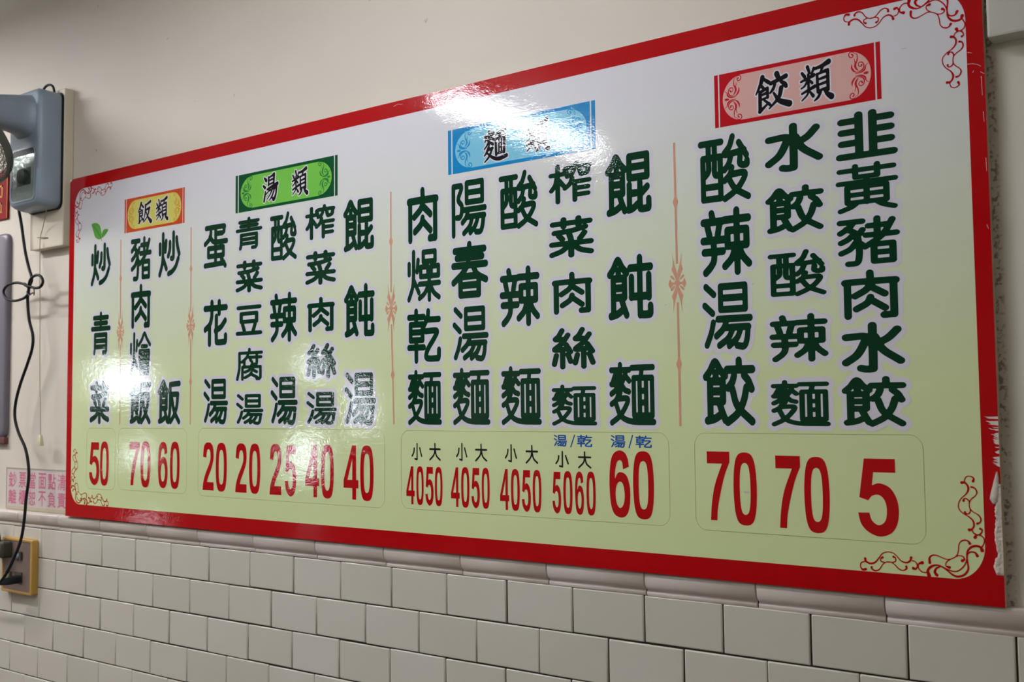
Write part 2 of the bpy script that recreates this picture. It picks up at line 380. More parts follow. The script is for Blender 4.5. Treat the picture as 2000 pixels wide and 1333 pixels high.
NOTE = {'鈔': [[38,10,44,8,61,15,70,21,78,29,83,37,85,42,90,45],[26,87,22,85,18,80,12,74,11,71],[26,87,27,91],[26,87,38,78,40,75,41,73],[36,67,25,67],[35,25,39,36,38,41],[53,75,50,59,47,50,44,49,25,50],[15,25,11,38],[68,38,68,92],[43,21,40,18,25,15],[5,13,10,11,24,14,25,15],[9,50,25,50],[94,54,91,55,90,62,83,75,82,77,81,77],[25,15,25,50],[7,67,8,70,11,71],[11,71,15,67,25,67],[25,67,25,50]],'票': [[61,75,83,75,84,74,84,58,83,57,61,58],[61,75,38,75],[61,75,61,88],[61,75,61,58],[79,45,20,45],[89,89,61,88],[65,22,70,22,88,11,91,11],[61,58,38,58],[10,89,38,88],[8,32,50,32],[38,88,38,75],[38,88,61,88],[50,32,91,32],[50,32,50,11,49,8,45,7,38,7,34,9],[38,75,17,75,16,74,16,58,38,58],[38,75,38,58],[6,10,11,10,21,16,28,23,33,24]],'當': [[50,36,19,37,18,36,18,23],[50,36,50,23],[50,36,82,37,82,23],[50,23,82,23],[50,23,18,23],[50,23,50,10],[50,10,82,9],[50,10,18,9],[89,63,88,77,72,77],[50,91,50,78],[50,78,72,77],[50,78,27,77],[82,9,82,23],[20,91,22,90,27,84,27,77],[82,92,78,91],[12,63,12,77,27,77],[18,23,18,9],[78,91,73,83,72,77],[28,49,28,63,28,64,71,64,72,63,72,49,72,48,28,48,28,49]],'面': [[14,8,14,12],[14,12,35,12],[14,12,14,66,35,66],[63,31,35,31],[63,31,63,48],[63,31,63,12],[48,85,10,85],[48,85,45,66],[48,85,90,85],[35,48,63,48],[35,48,35,66],[35,48,35,31],[45,66,63,66],[45,66,35,66],[63,12,85,12],[63,12,35,12],[35,12,35,31],[85,12,85,65,63,66],[85,12,85,8],[63,48,63,66]],'點': [[27,47,44,47],[27,47,10,47],[27,47,27,59],[27,47,27,34],[56,12,88,12],[56,12,56,45,71,45],[56,12,56,8],[71,45,71,70],[71,45,88,44,88,12],[47,15,42,24,40,26,39,26],[8,8,11,15,12,21],[27,34,45,34],[27,34,25,33,8,32],[71,92,71,70],[27,90,43,90,44,89,44,60,27,59],[27,90,10,89,10,60,27,59],[27,90,27,59],[35,12,32,22,28,25],[34,66,33,69,37,79,36,82],[71,70,92,70],[88,12,88,8],[20,69,18,80,16,81],[23,10,21,22]],'清': [[22,40,23,36,12,11],[88,85,61,85],[61,73,85,73],[61,73,37,73],[61,73,61,85],[61,73,61,61],[82,36,39,36],[82,36,82,49,40,49,39,36],[82,36,82,22],[61,61,62,60,92,60],[61,61,59,60,31,60],[35,85,61,85],[39,36,39,22],[82,22,39,22],[82,22,82,12,81,8,71,8,67,10],[9,63,19,57],[61,92,61,85],[23,83,13,90],[39,8,39,22]],'離': [[29,84,48,84],[29,84,9,84],[29,84,27,92,25,94],[59,67,60,66,60,53],[59,67,53,64,53,58],[59,67,60,73],[73,92,77,90,80,82,82,82],[30,69,22,74],[32,32,34,32,35,28,36,23],[78,12,92,12],[78,12,60,12],[78,12,78,33],[44,74,44,53,29,52],[30,69,22,61],[30,69,37,62,37,61],[90,53,78,53],[78,73,91,73],[78,73,60,73],[78,73,78,53],[36,23,38,22,40,18],[36,23,20,21,21,27,27,40],[36,9,39,8,47,9,48,13,48,40,27,40],[60,53,78,53],[60,53,60,33],[27,40,28,44,29,52],[65,93,65,91,61,80,60,73],[30,69,36,75],[60,8,60,12],[78,33,90,33],[78,33,60,33],[78,33,78,53],[27,40,10,40,10,7],[29,52,12,53,12,74],[60,12,60,33]],'櫃': [[80,24,90,18,91,18],[80,24,80,28],[20,57,27,53,32,44,32,40],[20,57,21,71],[20,57,20,53],[21,8,21,52,20,53],[50,18,53,18,62,24],[71,69,86,69,87,70,87,77,86,78,71,78],[71,69,55,69,55,70,55,77,56,78,71,78],[71,69,71,78],[71,69,71,61],[67,24,62,24],[8,71,21,71],[21,71,31,71],[21,71,21,92],[80,28,86,28,88,30,88,37],[80,28,62,28],[92,10,40,10,40,88,91,89],[92,60,71,61],[20,53,15,51,11,38,7,30,7,23],[55,45,88,45],[55,45,55,51,56,52,87,52,88,52,88,45],[55,45,55,37],[88,45,88,37],[49,60,71,61],[55,37,88,37],[55,37,55,29,56,28,62,28],[62,28,62,24]],'恕': [[46,50,43,49,35,54,34,55],[11,63,15,65],[20,80,23,81],[20,80,8,80],[20,80,19,74,16,69,15,65],[6,44,11,42,18,45,28,51,31,55],[91,15,88,16,85,26,81,32],[57,26,52,33,45,39],[15,65,17,63,29,57,31,55],[17,30,10,14],[25,93,26,91,23,81],[34,55,31,55],[34,55,42,70,44,80,43,80,23,81],[70,23,73,18,71,11,68,10,34,10,31,11,30,14,30,30],[59,50,59,83,85,83,85,50,59,50]],'不': [[55,85,88,85],[55,85,11,85],[55,85,54,78,51,73,49,65],[9,37,11,36,19,41,30,50,42,62,49,65],[50,8,50,63,49,65],[88,40,62,60,57,60]],'負': [[21,40,80,40],[21,40,21,55],[21,40,21,24,79,24,80,25,80,40],[7,9,13,8,26,12,35,16,40,16],[80,55,21,55],[80,55,80,68,79,70,56,70,55,70],[80,55,80,40],[21,55,20,70],[35,92,34,92,33,86],[20,70,17,71,14,70,11,68,7,68],[20,70,21,76,30,85,33,86],[93,8,86,8,66,16,60,15],[55,70,52,70,20,70],[55,70,56,75,60,81,60,84,59,85,35,85,33,86]],'責': [[86,87,50,87],[21,43,79,43],[21,43,21,53,22,54,78,54,79,53,79,43],[21,43,21,32],[41,15,35,15,14,8,7,9],[50,76,82,76],[50,76,19,76],[50,76,50,87],[50,76,50,65],[79,32,21,32],[79,32,79,43],[79,32,79,22,78,20,23,20,21,22,21,32],[9,65,48,65,50,65],[59,14,65,15,85,8,94,8],[14,87,50,87],[50,87,50,92],[50,65,51,65,91,65]]}

def strokes_of(s):
    r = []
    for st in s.split(';'):
        P = np.array(st.strip('~').split(), float).reshape(-1, 2)
        r.append(spline(P) if st[0] == '~' else P)
    return r

def glyph_segs(ch, box, rad=None):
    """box in cm: x0 x1 z0 z1 -> segments in metres fitted to the box"""
    if ch in G:
        r, S = G[ch][0], strokes_of(G[ch][1])
        r *= 1.0 if ch in '湯陽' else 1.06 if r < 5.1 else 1.13
    else:
        r, S = 4.0, [np.array(p, float).reshape(-1, 2) * [1, -1] for p in NOTE[ch]]
    if rad:
        r = rad
    A = np.vstack(S)
    lo, hi = A.min(0), A.max(0)
    sx = (box[1] - box[0]) / (hi[0] - lo[0] + 2 * r); sz = (box[3] - box[2]) / (hi[1] - lo[1] + 2 * r)
    out = []
    for p in S:
        q = np.stack([box[0] + (p[:, 0] - lo[0] + r) * sx, box[3] - (p[:, 1] - lo[1] + r) * sz], 1) / 100
        for a, b in zip(q[:-1], q[1:]):
            out.append((a[0], a[1], b[0], b[1], r * sx / 100, r * sz / 100, r * sx / 100, r * sz / 100))
    return out

def brush_segs(ch, box):
    S = [spline(np.array(st.split(), float).reshape(-1, 3)) for st in BRUSH[ch].split(';')]
    A = np.vstack(S)
    lo, hi = (A[:, :2] - A[:, 2:]).min(0), (A[:, :2] + A[:, 2:]).max(0)
    sx = (box[1] - box[0]) / (hi[0] - lo[0]); sz = (box[3] - box[2]) / (hi[1] - lo[1])
    out = []
    for p in S:
        q = [((box[0] + (x - lo[0]) * sx) / 100, (box[3] - (z - lo[1]) * sz) / 100, max(r * 1.1, .8) / 100) for x, z, r in p]
        for a, b in zip(q[:-1], q[1:]):
            out.append((a[0], a[1], b[0], b[1], a[2] * sx, a[2] * sz, b[2] * sx, b[2] * sz))
    return out

def curve_segs(flat3, sx=1.0, sz=1.0, ox=0.0, oz=0.0, pen=1.0):
    """flat list x z r (cm) -> smooth tapered segments in metres, with a ball at heavy ends"""
    p = spline(np.array(flat3, float).reshape(-1, 3))
    out = []
    for a, b in zip(p[:-1], p[1:]):
        ra, rb = max(abs(a[2]), .05) * pen / 100, max(abs(b[2]), .05) * pen / 100
        k = abs(sx)
        out.append(((ox + a[0] * sx) / 100, (oz + a[1] * sz) / 100, (ox + b[0] * sx) / 100, (oz + b[1] * sz) / 100, ra * k, ra * abs(sz), rb * k, rb * abs(sz)))
    return out

def digit_loops(ch, box):
    res = []
    for part in DIGIT[ch].split('|'):
        part = part.replace('O~', 'O ~ ')
        closed = part.startswith('O')
        toks = part.replace('O', '').replace('~', ' ~ ').replace('=', ' = ').split()
        pts, run, smooth, i = [], [], False, 0
        def flush():
            if not run:
                return
            base = ([pts[-1]] if pts else []) + run
            s = spline(base, 5)
            pts.extend([tuple(v) for v in (s[1:] if len(base) > len(run) else s)])
            run.clear()
        while i < len(toks):
            if toks[i] == '~':
                flush(); smooth = True; i += 1; continue
            if toks[i] == '=':
                flush(); smooth = False; i += 1; continue
            p = (float(toks[i]), float(toks[i + 1])); i += 2
            if smooth:
                run.append(p)
            else:
                pts.append(p)
        if closed:
            n = len(run)
            Q = np.array(run * 3)
            s = spline(Q, 5)
            pts = [tuple(v) for v in s[n * 5:2 * n * 5]]
            run.clear()
        else:
            flush()
        res.append(np.array([(box[0] + x * (box[1] - box[0]), box[3] - z * (box[3] - box[2])) for x, z in pts]))
    return res

def rrect(x0, x1, z0, z1, rx, rz, n=10):
    P = []
    for cx, cz, a0 in ((x1 - rx, z1 - rz, 0), (x0 + rx, z1 - rz, 1), (x0 + rx, z0 + rz, 2), (x1 - rx, z0 + rz, 3)):
        for k in range(n + 1):
            a = (a0 + k / n) * PI / 2
            P.append((cx + rx * math.cos(a), cz + rz * math.sin(a)))
    return np.array(P)

# ------------------------------------------------------------------ the room
def structure(o):
    o['kind'] = 'structure'
    return o

def paint_material():
    m = mat('wall_paint', (214, 205, 192), rough=0.55, bump=0.10, scale=45.0)
    nt = m.node_tree
    b = nt.nodes['Principled BSDF']
    geo = nt.nodes.new('ShaderNodeNewGeometry')
    def noise(scale, detail=4):
        n = nt.nodes.new('ShaderNodeTexNoise')
        n.inputs['Scale'].default_value = scale
        n.inputs['Detail'].default_value = detail
        nt.links.new(geo.outputs['Position'], n.inputs['Vector'])
        return n
    def ramp(src, p0, p1):
        r = nt.nodes.new('ShaderNodeMapRange')
        r.inputs['From Min'].default_value = p0; r.inputs['From Max'].default_value = p1
        nt.links.new(src, r.inputs['Value'])
        return r.outputs['Result']
    def mul(a, c):
        k = nt.nodes.new('ShaderNodeMath'); k.operation = 'MULTIPLY'
        nt.links.new(a, k.inputs[0])
        if isinstance(c, float):
            k.inputs[1].default_value = c
        else:
            nt.links.new(c, k.inputs[1])
        return k.outputs[0]
    def mix(fac, a, rgb):
        x = nt.nodes.new('ShaderNodeMix'); x.data_type = 'RGBA'
        nt.links.new(fac, x.inputs[0])
        if isinstance(a, tuple):
            x.inputs[6].default_value = a
        else:
            nt.links.new(a, x.inputs[6])
        x.inputs[7].default_value = lin(rgb)
        return x.outputs[2]
    sep = nt.nodes.new('ShaderNodeSeparateXYZ')
    nt.links.new(geo.outputs['Position'], sep.inputs[0])
    c = mix(ramp(noise(1.3).outputs['Fac'], 0.35, 0.7), lin((214, 205, 192)), (207, 198, 186))
    # newer, greyer paint to the right of the board
    c = mix(ramp(sep.outputs['X'], 2.449, 2.457), c, (216, 212, 200))
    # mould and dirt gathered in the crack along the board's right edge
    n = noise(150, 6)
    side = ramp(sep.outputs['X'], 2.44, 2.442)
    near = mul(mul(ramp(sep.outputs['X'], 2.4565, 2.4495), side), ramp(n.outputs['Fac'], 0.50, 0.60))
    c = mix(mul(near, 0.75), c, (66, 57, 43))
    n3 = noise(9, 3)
    c = mix(mul(mul(mul(ramp(sep.outputs['X'], 2.475, 2.45), side), ramp(n3.outputs['Fac'], 0.2, 0.8)), 0.38), c, (150, 138, 110))  # beige band fading outward: dirt, with the board's shade painted in
    # small specks
    v = noise(38, 2)
    c = mix(mul(ramp(v.outputs['Fac'], 0.74, 0.78), 0.5), c, (110, 96, 80))
    nt.links.new(c, b.inputs['Base Color'])
    return m

M = {}
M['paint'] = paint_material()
M['grout'] = mat('grout', (50, 41, 36), rough=0.9, vary=0.3, scale=60)
M['tile'] = mat('glazed_tile', (204, 199, 188), rough=0.16, bump=0.05, scale=14.0, pervary=0.035)
M['trim'] = mat('glazed_trim', (204, 194, 186), rough=0.3, bump=0.06, scale=18.0, pervary=0.04)
M['ceiling'] = mat('ceiling_paint', (225, 222, 214), rough=0.8)
M['floor'] = mat('floor_terrazzo', (120, 112, 104), rough=0.4, vary=0.2, scale=80)
M['wall'] = mat('plain_wall', (205, 196, 180), rough=0.7)
M['frame'] = mat('aluminium_frame', (120, 122, 124), rough=0.35, metal=0.8)

XL, XR, YF = -6.2, 3.6, -8.6       # far left, right and front of the room
WALL = 0.022                        # painted face behind the board (the board's face is y = 0)
TILE = 0.014                        # face of the wall tiles

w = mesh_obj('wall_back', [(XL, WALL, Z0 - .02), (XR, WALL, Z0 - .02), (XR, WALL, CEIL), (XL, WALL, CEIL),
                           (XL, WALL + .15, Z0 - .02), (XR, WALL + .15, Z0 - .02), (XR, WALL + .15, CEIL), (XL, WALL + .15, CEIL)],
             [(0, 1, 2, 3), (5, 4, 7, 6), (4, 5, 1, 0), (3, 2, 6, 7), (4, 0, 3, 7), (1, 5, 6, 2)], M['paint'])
structure(w)
wall_back = w

# tile backing (grout) and tiles
bm = box_bm(XL, XR, TILE + 0.0035, WALL + .15, 0.0, Z0 - .021)
bm_obj('grout_bed', bm, M['grout'], wall_back)

PX, PZ = 0.153, 0.086
def tile_mesh(name, w_, h_, d=0.006, bev=0.0022):
    bm = bmesh.new()
    hw, hh = w_ / 2, h_ / 2
    rings = []
    for k, (ins, y) in enumerate(((0, d), (0, bev * .9), (bev * .35, bev * .3), (bev * 1.1, 0.0))):
        c = bev * .5 + ins * .4
        P = []
        for sx, sz in ((1, 1), (-1, 1), (-1, -1), (1, -1)):
            a = (sx * (hw - ins), sz * (hh - ins))
            pts = [(a[0], a[1] - sz * c), (a[0] - sx * c, a[1])]
            if sx * sz < 0:
                pts = pts[::-1]
            P += pts
        rings.append([bm.verts.new((x, y, z)) for x, z in P])
    for A, B in zip(rings[:-1], rings[1:]):
        for i in range(8):
            bm.faces.new((A[i], A[(i + 1) % 8], B[(i + 1) % 8], B[i]))
    bm.faces.new(rings[-1])
    bmesh.ops.recalc_face_normals(bm, faces=bm.faces)
    me = bpy.data.meshes.new(name)
    bm.to_mesh(me); bm.free()
    me.materials.append(M['tile'])
    for p in me.polygons:
        p.use_smooth = len(p.vertices) == 4
    return me

tm = [tile_mesh('wall_tile', PX - g, PZ - g) for g in (0.0023, 0.0028, 0.0036)]
OFF = [0.006, 0.083, 0.001, 0.075, -0.004, 0.081, 0.002, 0.079]
first = True
def slope(x):
    return 0.0018 * x
random.seed(3)
stuff_bm = bmesh.new()
for row in range(15):
    zc = Z0 - 0.0452 - PZ * (row + .5)
    off = OFF[row] if row < 8 else (0.0 if row % 2 == 0 else PX / 2)
    k0 = int(math.floor((XL - off) / PX)) + 1
    k1 = int(math.ceil((XR - off) / PX)) - 1
    for k in range(k0, k1):
        xc = off + (k + .5) * PX
        if row < 8 and -0.62 < xc < 2.80:
            o = bpy.data.objects.new('tile', random.choice(tm))
            COL.objects.link(o)
            o.parent = wall_back
            o.location = (xc + random.uniform(-.0006, .0006), TILE + random.uniform(-.0006, .0004), zc + slope(xc) + random.uniform(-.0005, .0005))
            o.rotation_euler = (random.gauss(0, .0035), random.gauss(0, .0016) - 0.0018, random.gauss(0, .0035))
        elif zc > PZ / 2:
            dz = slope(xc) if -1 < xc < 3 else slope(-1 if xc < 0 else 3)
            hw, hh = (PX - .0024) / 2, (PZ - .0024) / 2
            z = zc + dz
            b_ = .002
            vs = [stuff_bm.verts.new(c) for c in ((xc - hw, TILE + b_, z - hh), (xc + hw, TILE + b_, z - hh), (xc + hw, TILE + b_, z + hh), (xc - hw, TILE + b_, z + hh),
                                                   (xc - hw + b_, TILE, z - hh + b_), (xc + hw - b_, TILE, z - hh + b_), (xc + hw - b_, TILE, z + hh - b_), (xc - hw + b_, TILE, z + hh - b_))]
            stuff_bm.faces.new(vs[4:])
            for i in range(4):
                stuff_bm.faces.new((vs[i], vs[(i + 1) % 4], vs[4 + (i + 1) % 4], vs[4 + i]))
o = bm_obj('tiles_beyond_view', stuff_bm, M['tile'], wall_back)
o['kind'] = 'stuff'

# moulded trim tiles along the top of the tiling
def trim_mesh(L):
    prof = [(WALL + .01, -.0005), (0.004, -.0005), (0.0008, -.0016), (-.0012, -.0045), (-.0016, -.010), (-.0010, -.018), (0.0008, -.025),
            (0.0040, -.0295), (0.0078, -.0318), (0.0084, -.0340), (0.0068, -.0358), (0.0066, -.0395), (0.0076, -.0425), (0.0100, -.0432), (WALL + .01, -.0432)]
    bm = bmesh.new()
    xs = [0, .0012, L - .0012, L]
    rings = []
    for i, x in enumerate(xs):
        e = 0.0014 if i in (0, 3) else 0
        rings.append([bm.verts.new((x, y + e + .0065, z)) for y, z in prof])
    n = len(prof)
    for A, B in zip(rings[:-1], rings[1:]):
        for i in range(n - 1):
            bm.faces.new((A[i], A[i + 1], B[i + 1], B[i]))
    bm.faces.new(rings[0]); bm.faces.new(rings[-1][::-1])
    bmesh.ops.recalc_face_normals(bm, faces=bm.faces)
    me = bpy.data.meshes.new('trim_tile')
    bm.to_mesh(me); bm.free()
    me.materials.append(M['trim'])
    for p in me.polygons:
        p.use_smooth = True
    me.set_sharp_from_angle(angle=0.9)
    return me
tL = trim_mesh(0.211 - .0022)
trim = bm_obj('trim_1', box_bm(XL, XR, WALL - .002, WALL + .02, Z0 - .044, Z0 - .004), M['grout'])
structure(trim)
for k in range(-28, 17):
    x = -0.051 + 0.211 * k + .0008
    o = bpy.data.objects.new('trim_tile', tL)
    COL.objects.link(o)
    o.parent = trim
    dz = slope(x) if -1 < x < 3 else slope(-1 if x < 0 else 3)
    o.location = (x, random.uniform(-.0006, .0006), Z0 - 0.0022 + dz * 0.55 + random.uniform(-.0004, .0004))
    o.rotation_euler = (0, -0.0012, random.gauss(0, .001))

def slab(name, x0, x1, y0, y1, z0, z1, m):
    o = bm_obj(name, box_bm(x0, x1, y0, y1, z0, z1), m)
    return structure(o)
slab('floor', XL - .2, XR + .2, YF - .2, WALL + .15, -.1, 0, M['floor'])
slab('ceiling', XL - .2, XR + .2, YF - .2, WALL + .17, CEIL, CEIL + .1, M['ceiling'])
slab('wall_right', XR, XR + .15, YF, WALL, 0, CEIL, M['wall'])
# front wall with a wide shopfront opening
slab('wall_front', XL, XR, YF - .15, YF, 0, CEIL, M['wall'])
# left end of the room: a few windows to the bright street
WIN = [(-4.64, -4.04, .40, .72), (-4.64, -4.34, -.24, -.06), (-6.96, -6.42, -.44, -.06), (-7.80, -7.38, .0, .56), (-7.10, -6.55, .64, .86), (-4.72, -4.42, -.90, -.80), (-6.86, -6.66, -1.2, -1.12)]
ys = sorted({WALL, YF} | {w_[0] for w_ in WIN} | {w_[1] for w_ in WIN})
zs = sorted({-Z0, CEIL - Z0} | {w_[2] for w_ in WIN} | {w_[3] for w_ in WIN})
bm = bmesh.new()
for y0, y1 in zip(ys[:-1], ys[1:]):
    run = None
    for z0, z1 in list(zip(zs[:-1], zs[1:])) + [(99, 99)]:
        ym, zm = (y0 + y1) / 2, (z0 + z1) / 2
        solid = z0 < 99 and not any(a <= ym <= b_ and c_ <= zm <= d_ for a, b_, c_, d_ in WIN)
        if solid:
            run = (run[0], z1) if run else (z0, z1)
        elif run:
            box_bm(XL - .15, XL, y0, y1, Z0 + run[0], Z0 + run[1], bm=bm)
            run = None
structure(bm_obj('wall_left', bm, M['wall']))
for i, (y0, y1, z0, z1) in enumerate(WIN):
    bm = bmesh.new()
    t = .02
    for a, b_, c_, d_ in ((y0, y0 + t, z0, z1), (y1 - t, y1, z0, z1), (y0, y1, z0, z0 + t), (y0, y1, z1 - t, z1)):
        box_bm(XL - .1, XL - .06, a, b_, Z0 + c_, Z0 + d_, bm=bm)
    structure(bm_obj('window_%d' % (i + 1), bm, M['frame']))

# ------------------------------------------------------------------ ceiling tube lamps
M['tube'] = mat('tube_glow', (240, 246, 255), emit=12.0)
M['bright_tube'] = mat('bright_tube_glow', (240, 246, 255), emit=31.0)
M['white_metal'] = mat('white_metal', (230, 230, 228), rough=0.4)
for i, (x, y, along, wts) in enumerate(LAMPS):
    f = empty('ceiling_lamp', (x, y, CEIL), ('ceiling tube lamp square to the wall, before the board left end', 'ceiling tube lamp parallel to the wall beyond the fan', 'added twin tube fill lamp at the right end of the room', 'added twin tube fill lamp nearest the street windows', 'added tube fill lamp parallel to the wall above the board middle')[i], 'lamp')
    f.rotation_euler = (0, 0, 0 if along else PI / 2)
    bm_obj('housing', box_bm(-.09, .09, -.63, .63, -.05, -.001, .006), M['white_metal'], f)
    for s in (-1, 1):
        bm = bmesh.new()
        bmesh.ops.create_cone(bm, cap_ends=True, segments=12, radius1=.013, radius2=.013, depth=1.2, matrix=Matrix.Translation((s * .05, 0, -.075)) @ Matrix.Rotation(PI / 2, 4, 'X'))
        bm_obj('tube', bm, M['bright_tube' if i == 0 else 'tube'], f, smooth=True, angle=.8)
    for yy in (-.61, .61):
        for s in (-1, 1):
            bm_obj('socket', box_bm(s * .05 - .012, s * .05 + .012, yy - .01, yy + .01, -.092, -.05, .003), M['white_metal'], f)
    if wts == 0:
        continue
    la = area('lamp_light', (x, y, CEIL - .10), (.14, 1.2), wts, None, (1.0, 0.975, 0.965))
    la.rotation_euler = (0, 0, 0 if along else PI / 2)

# ------------------------------------------------------------------ the menu board
BW, BH = 244.39, 96.0
board = empty('menu_board', (0, 0, Z0), 'large glossy menu board with a red border, green dish names and red prices', 'menu board')
M['panel_side'] = mat('board_core', (176, 160, 132), rough=0.8, vary=.2, scale=90)

def gradient_print():
    m = film_finish(mat('board_print', (200, 205, 150)))
    nt = m.node_tree
    b = nt.nodes['Principled BSDF']
    geo = nt.nodes.new('ShaderNodeNewGeometry')
    sep = nt.nodes.new('ShaderNodeSeparateXYZ')
    nt.links.new(geo.outputs['Position'], sep.inputs[0])
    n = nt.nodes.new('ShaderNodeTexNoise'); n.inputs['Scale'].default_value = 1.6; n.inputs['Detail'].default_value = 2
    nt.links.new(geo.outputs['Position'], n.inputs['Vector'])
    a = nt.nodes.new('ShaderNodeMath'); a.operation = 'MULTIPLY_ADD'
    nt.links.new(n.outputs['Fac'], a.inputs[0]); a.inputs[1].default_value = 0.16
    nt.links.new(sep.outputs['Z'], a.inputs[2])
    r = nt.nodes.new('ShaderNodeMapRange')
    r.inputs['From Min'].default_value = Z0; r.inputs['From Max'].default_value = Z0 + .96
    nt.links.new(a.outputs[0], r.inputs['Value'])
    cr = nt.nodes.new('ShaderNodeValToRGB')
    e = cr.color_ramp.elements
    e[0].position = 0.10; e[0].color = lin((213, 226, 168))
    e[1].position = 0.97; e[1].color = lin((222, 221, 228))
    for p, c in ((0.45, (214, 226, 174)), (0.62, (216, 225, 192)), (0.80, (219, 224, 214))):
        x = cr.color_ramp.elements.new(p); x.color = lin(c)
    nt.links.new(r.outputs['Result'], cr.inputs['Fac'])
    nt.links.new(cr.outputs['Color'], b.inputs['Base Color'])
    return m

M['print'] = gradient_print()
M['red'] = ink('print_red', (180, 3, 14))
M['price_red'] = ink('print_price_red', (182, 4, 14))
M['green'] = ink('print_dark_green', (4, 54, 32))
M['halo'] = ink('print_white', (218, 216, 226))
M['black'] = ink('print_black', (18, 16, 24))
M['blue'] = ink('print_blue', (30, 88, 168))
M['line'] = ink('print_brown_line', (150, 148, 74))
M['salmon'] = ink('print_salmon', (214, 158, 132))

bm_obj('panel', box_bm(0, BW / 100, 0.0003, .0155, 0, .96), M['panel_side'], board, 'plain light brown board core')
# printed face, slightly subdivided, inside the border
IL, IR, IT, IB = 2.53, 241.97, 92.66, 3.55
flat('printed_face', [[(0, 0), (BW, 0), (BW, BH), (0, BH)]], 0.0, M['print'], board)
ring_in = rrect(IL, IR, IB, IT, 4.4, 5.2)
flat('red_border', [[(0, 0), (BW, 0), (BW, 95.6), (BW, BH), (1.1, BH), (.7, 95.5), (0, 95.2)], ring_in], -.00012, M['red'], board, 'flat red border with rounded inner corners')

Y_HALO, Y_INK = -.00018, -.00030

COLS = [('炒青菜',[[11.07,20.64,64.25,76.08],[11.53,20.89,44.86,56.98],[11.44,20.7,25.83,37.76]]),('豬肉燴飯',[[29.82,39.1,64.05,75.95],[30.06,39.03,51.33,63.29],[29.94,39.24,38.76,50.48],[29.97,39.46,25.84,37.57]]),('炒飯',[[42.1,51.45,64.23,76.16],[42.37,51.97,25.88,37.54]]),('蛋花湯',[[60.84,70.29,64.54,75.82],[60.93,70.34,45.15,57.01],[61.15,70.62,25.93,37.3]]),('青菜豆腐湯',[[73.17,82.94,68.27,76.31],[73.25,83.22,57.78,65.71],[73.34,83.06,47.45,54.7],[73.54,83.34,36.46,44.41],[73.63,83.56,25.86,33.32]]),('酸辣湯',[[85.69,95.01,64.43,75.99],[85.73,95.16,45.17,56.98],[86.1,95.37,25.83,37.23]]),('榨菜肉絲湯',[[97.8,107.64,68.3,76.2],[97.87,107.82,57.78,65.67],[98.5,107.47,47.07,55.03],[98.27,107.95,36.41,44.42],[98.28,108.09,25.94,33.46]]),('餛飩湯',[[110.16,119.6,64.45,76.2],[110.38,119.76,45.29,57.12],[110.59,120.0,25.81,37.58]]),('肉燥乾麵',[[129.21,138.07,64.36,76.28],[129.23,138.57,51.69,63.12],[129.15,138.46,38.84,50.56],[129.31,138.58,25.97,37.6]]),('陽春湯麵',[[141.57,150.69,64.32,76.06],[141.36,150.9,51.76,63.53],[141.6,150.87,38.8,50.2],[141.57,151.12,26.01,37.67]]),('酸辣麵',[[153.75,163.26,64.58,76.19],[153.73,163.39,45.27,57.2],[153.91,163.51,26.05,37.65]]),('榨菜肉絲麵',[[165.75,175.62,68.33,76.23],[165.7,175.81,57.8,65.72],[166.21,175.36,47.12,55.09],[165.97,175.81,36.63,44.52],[165.88,175.92,26.0,33.77]]),('餛飩麵',[[178.44,188.09,64.56,76.14],[178.52,188.14,45.33,57.17],[178.63,188.19,26.04,37.69]]),('酸辣湯餃',[[197.41,207.07,64.49,76.32],[197.5,206.97,51.73,63.57],[197.6,206.83,38.95,50.69],[197.41,207.06,26.04,37.86]]),('水餃酸辣麵',[[209.65,219.62,68.18,76.29],[209.55,219.57,57.97,65.75],[209.71,219.54,47.37,55.03],[209.68,219.58,36.56,44.49],[209.68,219.62,26.03,33.69]]),('韭黃豬肉水餃',[[221.69,231.47,68.66,76.31],[221.51,231.36,60.08,67.9],[221.48,231.37,51.44,59.28],[221.91,231.11,43.0,50.81],[221.66,231.51,34.52,42.51],[221.5,231.55,26.04,33.96]])]
for word, boxes in COLS:
    segs, per = [], []
    for ch, b_ in zip(word, boxes):
        per.append((ch, glyph_segs(ch, b_)))
        segs += per[-1][1]
    nm = print_obj('dish_name', segs, Y_HALO, M['halo'], board, 'white outline of the dish name %s' % word, h=0.0018, grow=0.0078)
    for ch, sg in per:
        print_obj('character', sg, Y_INK, M['green'], nm, 'dark green character %s' % ch, h=0.0010)

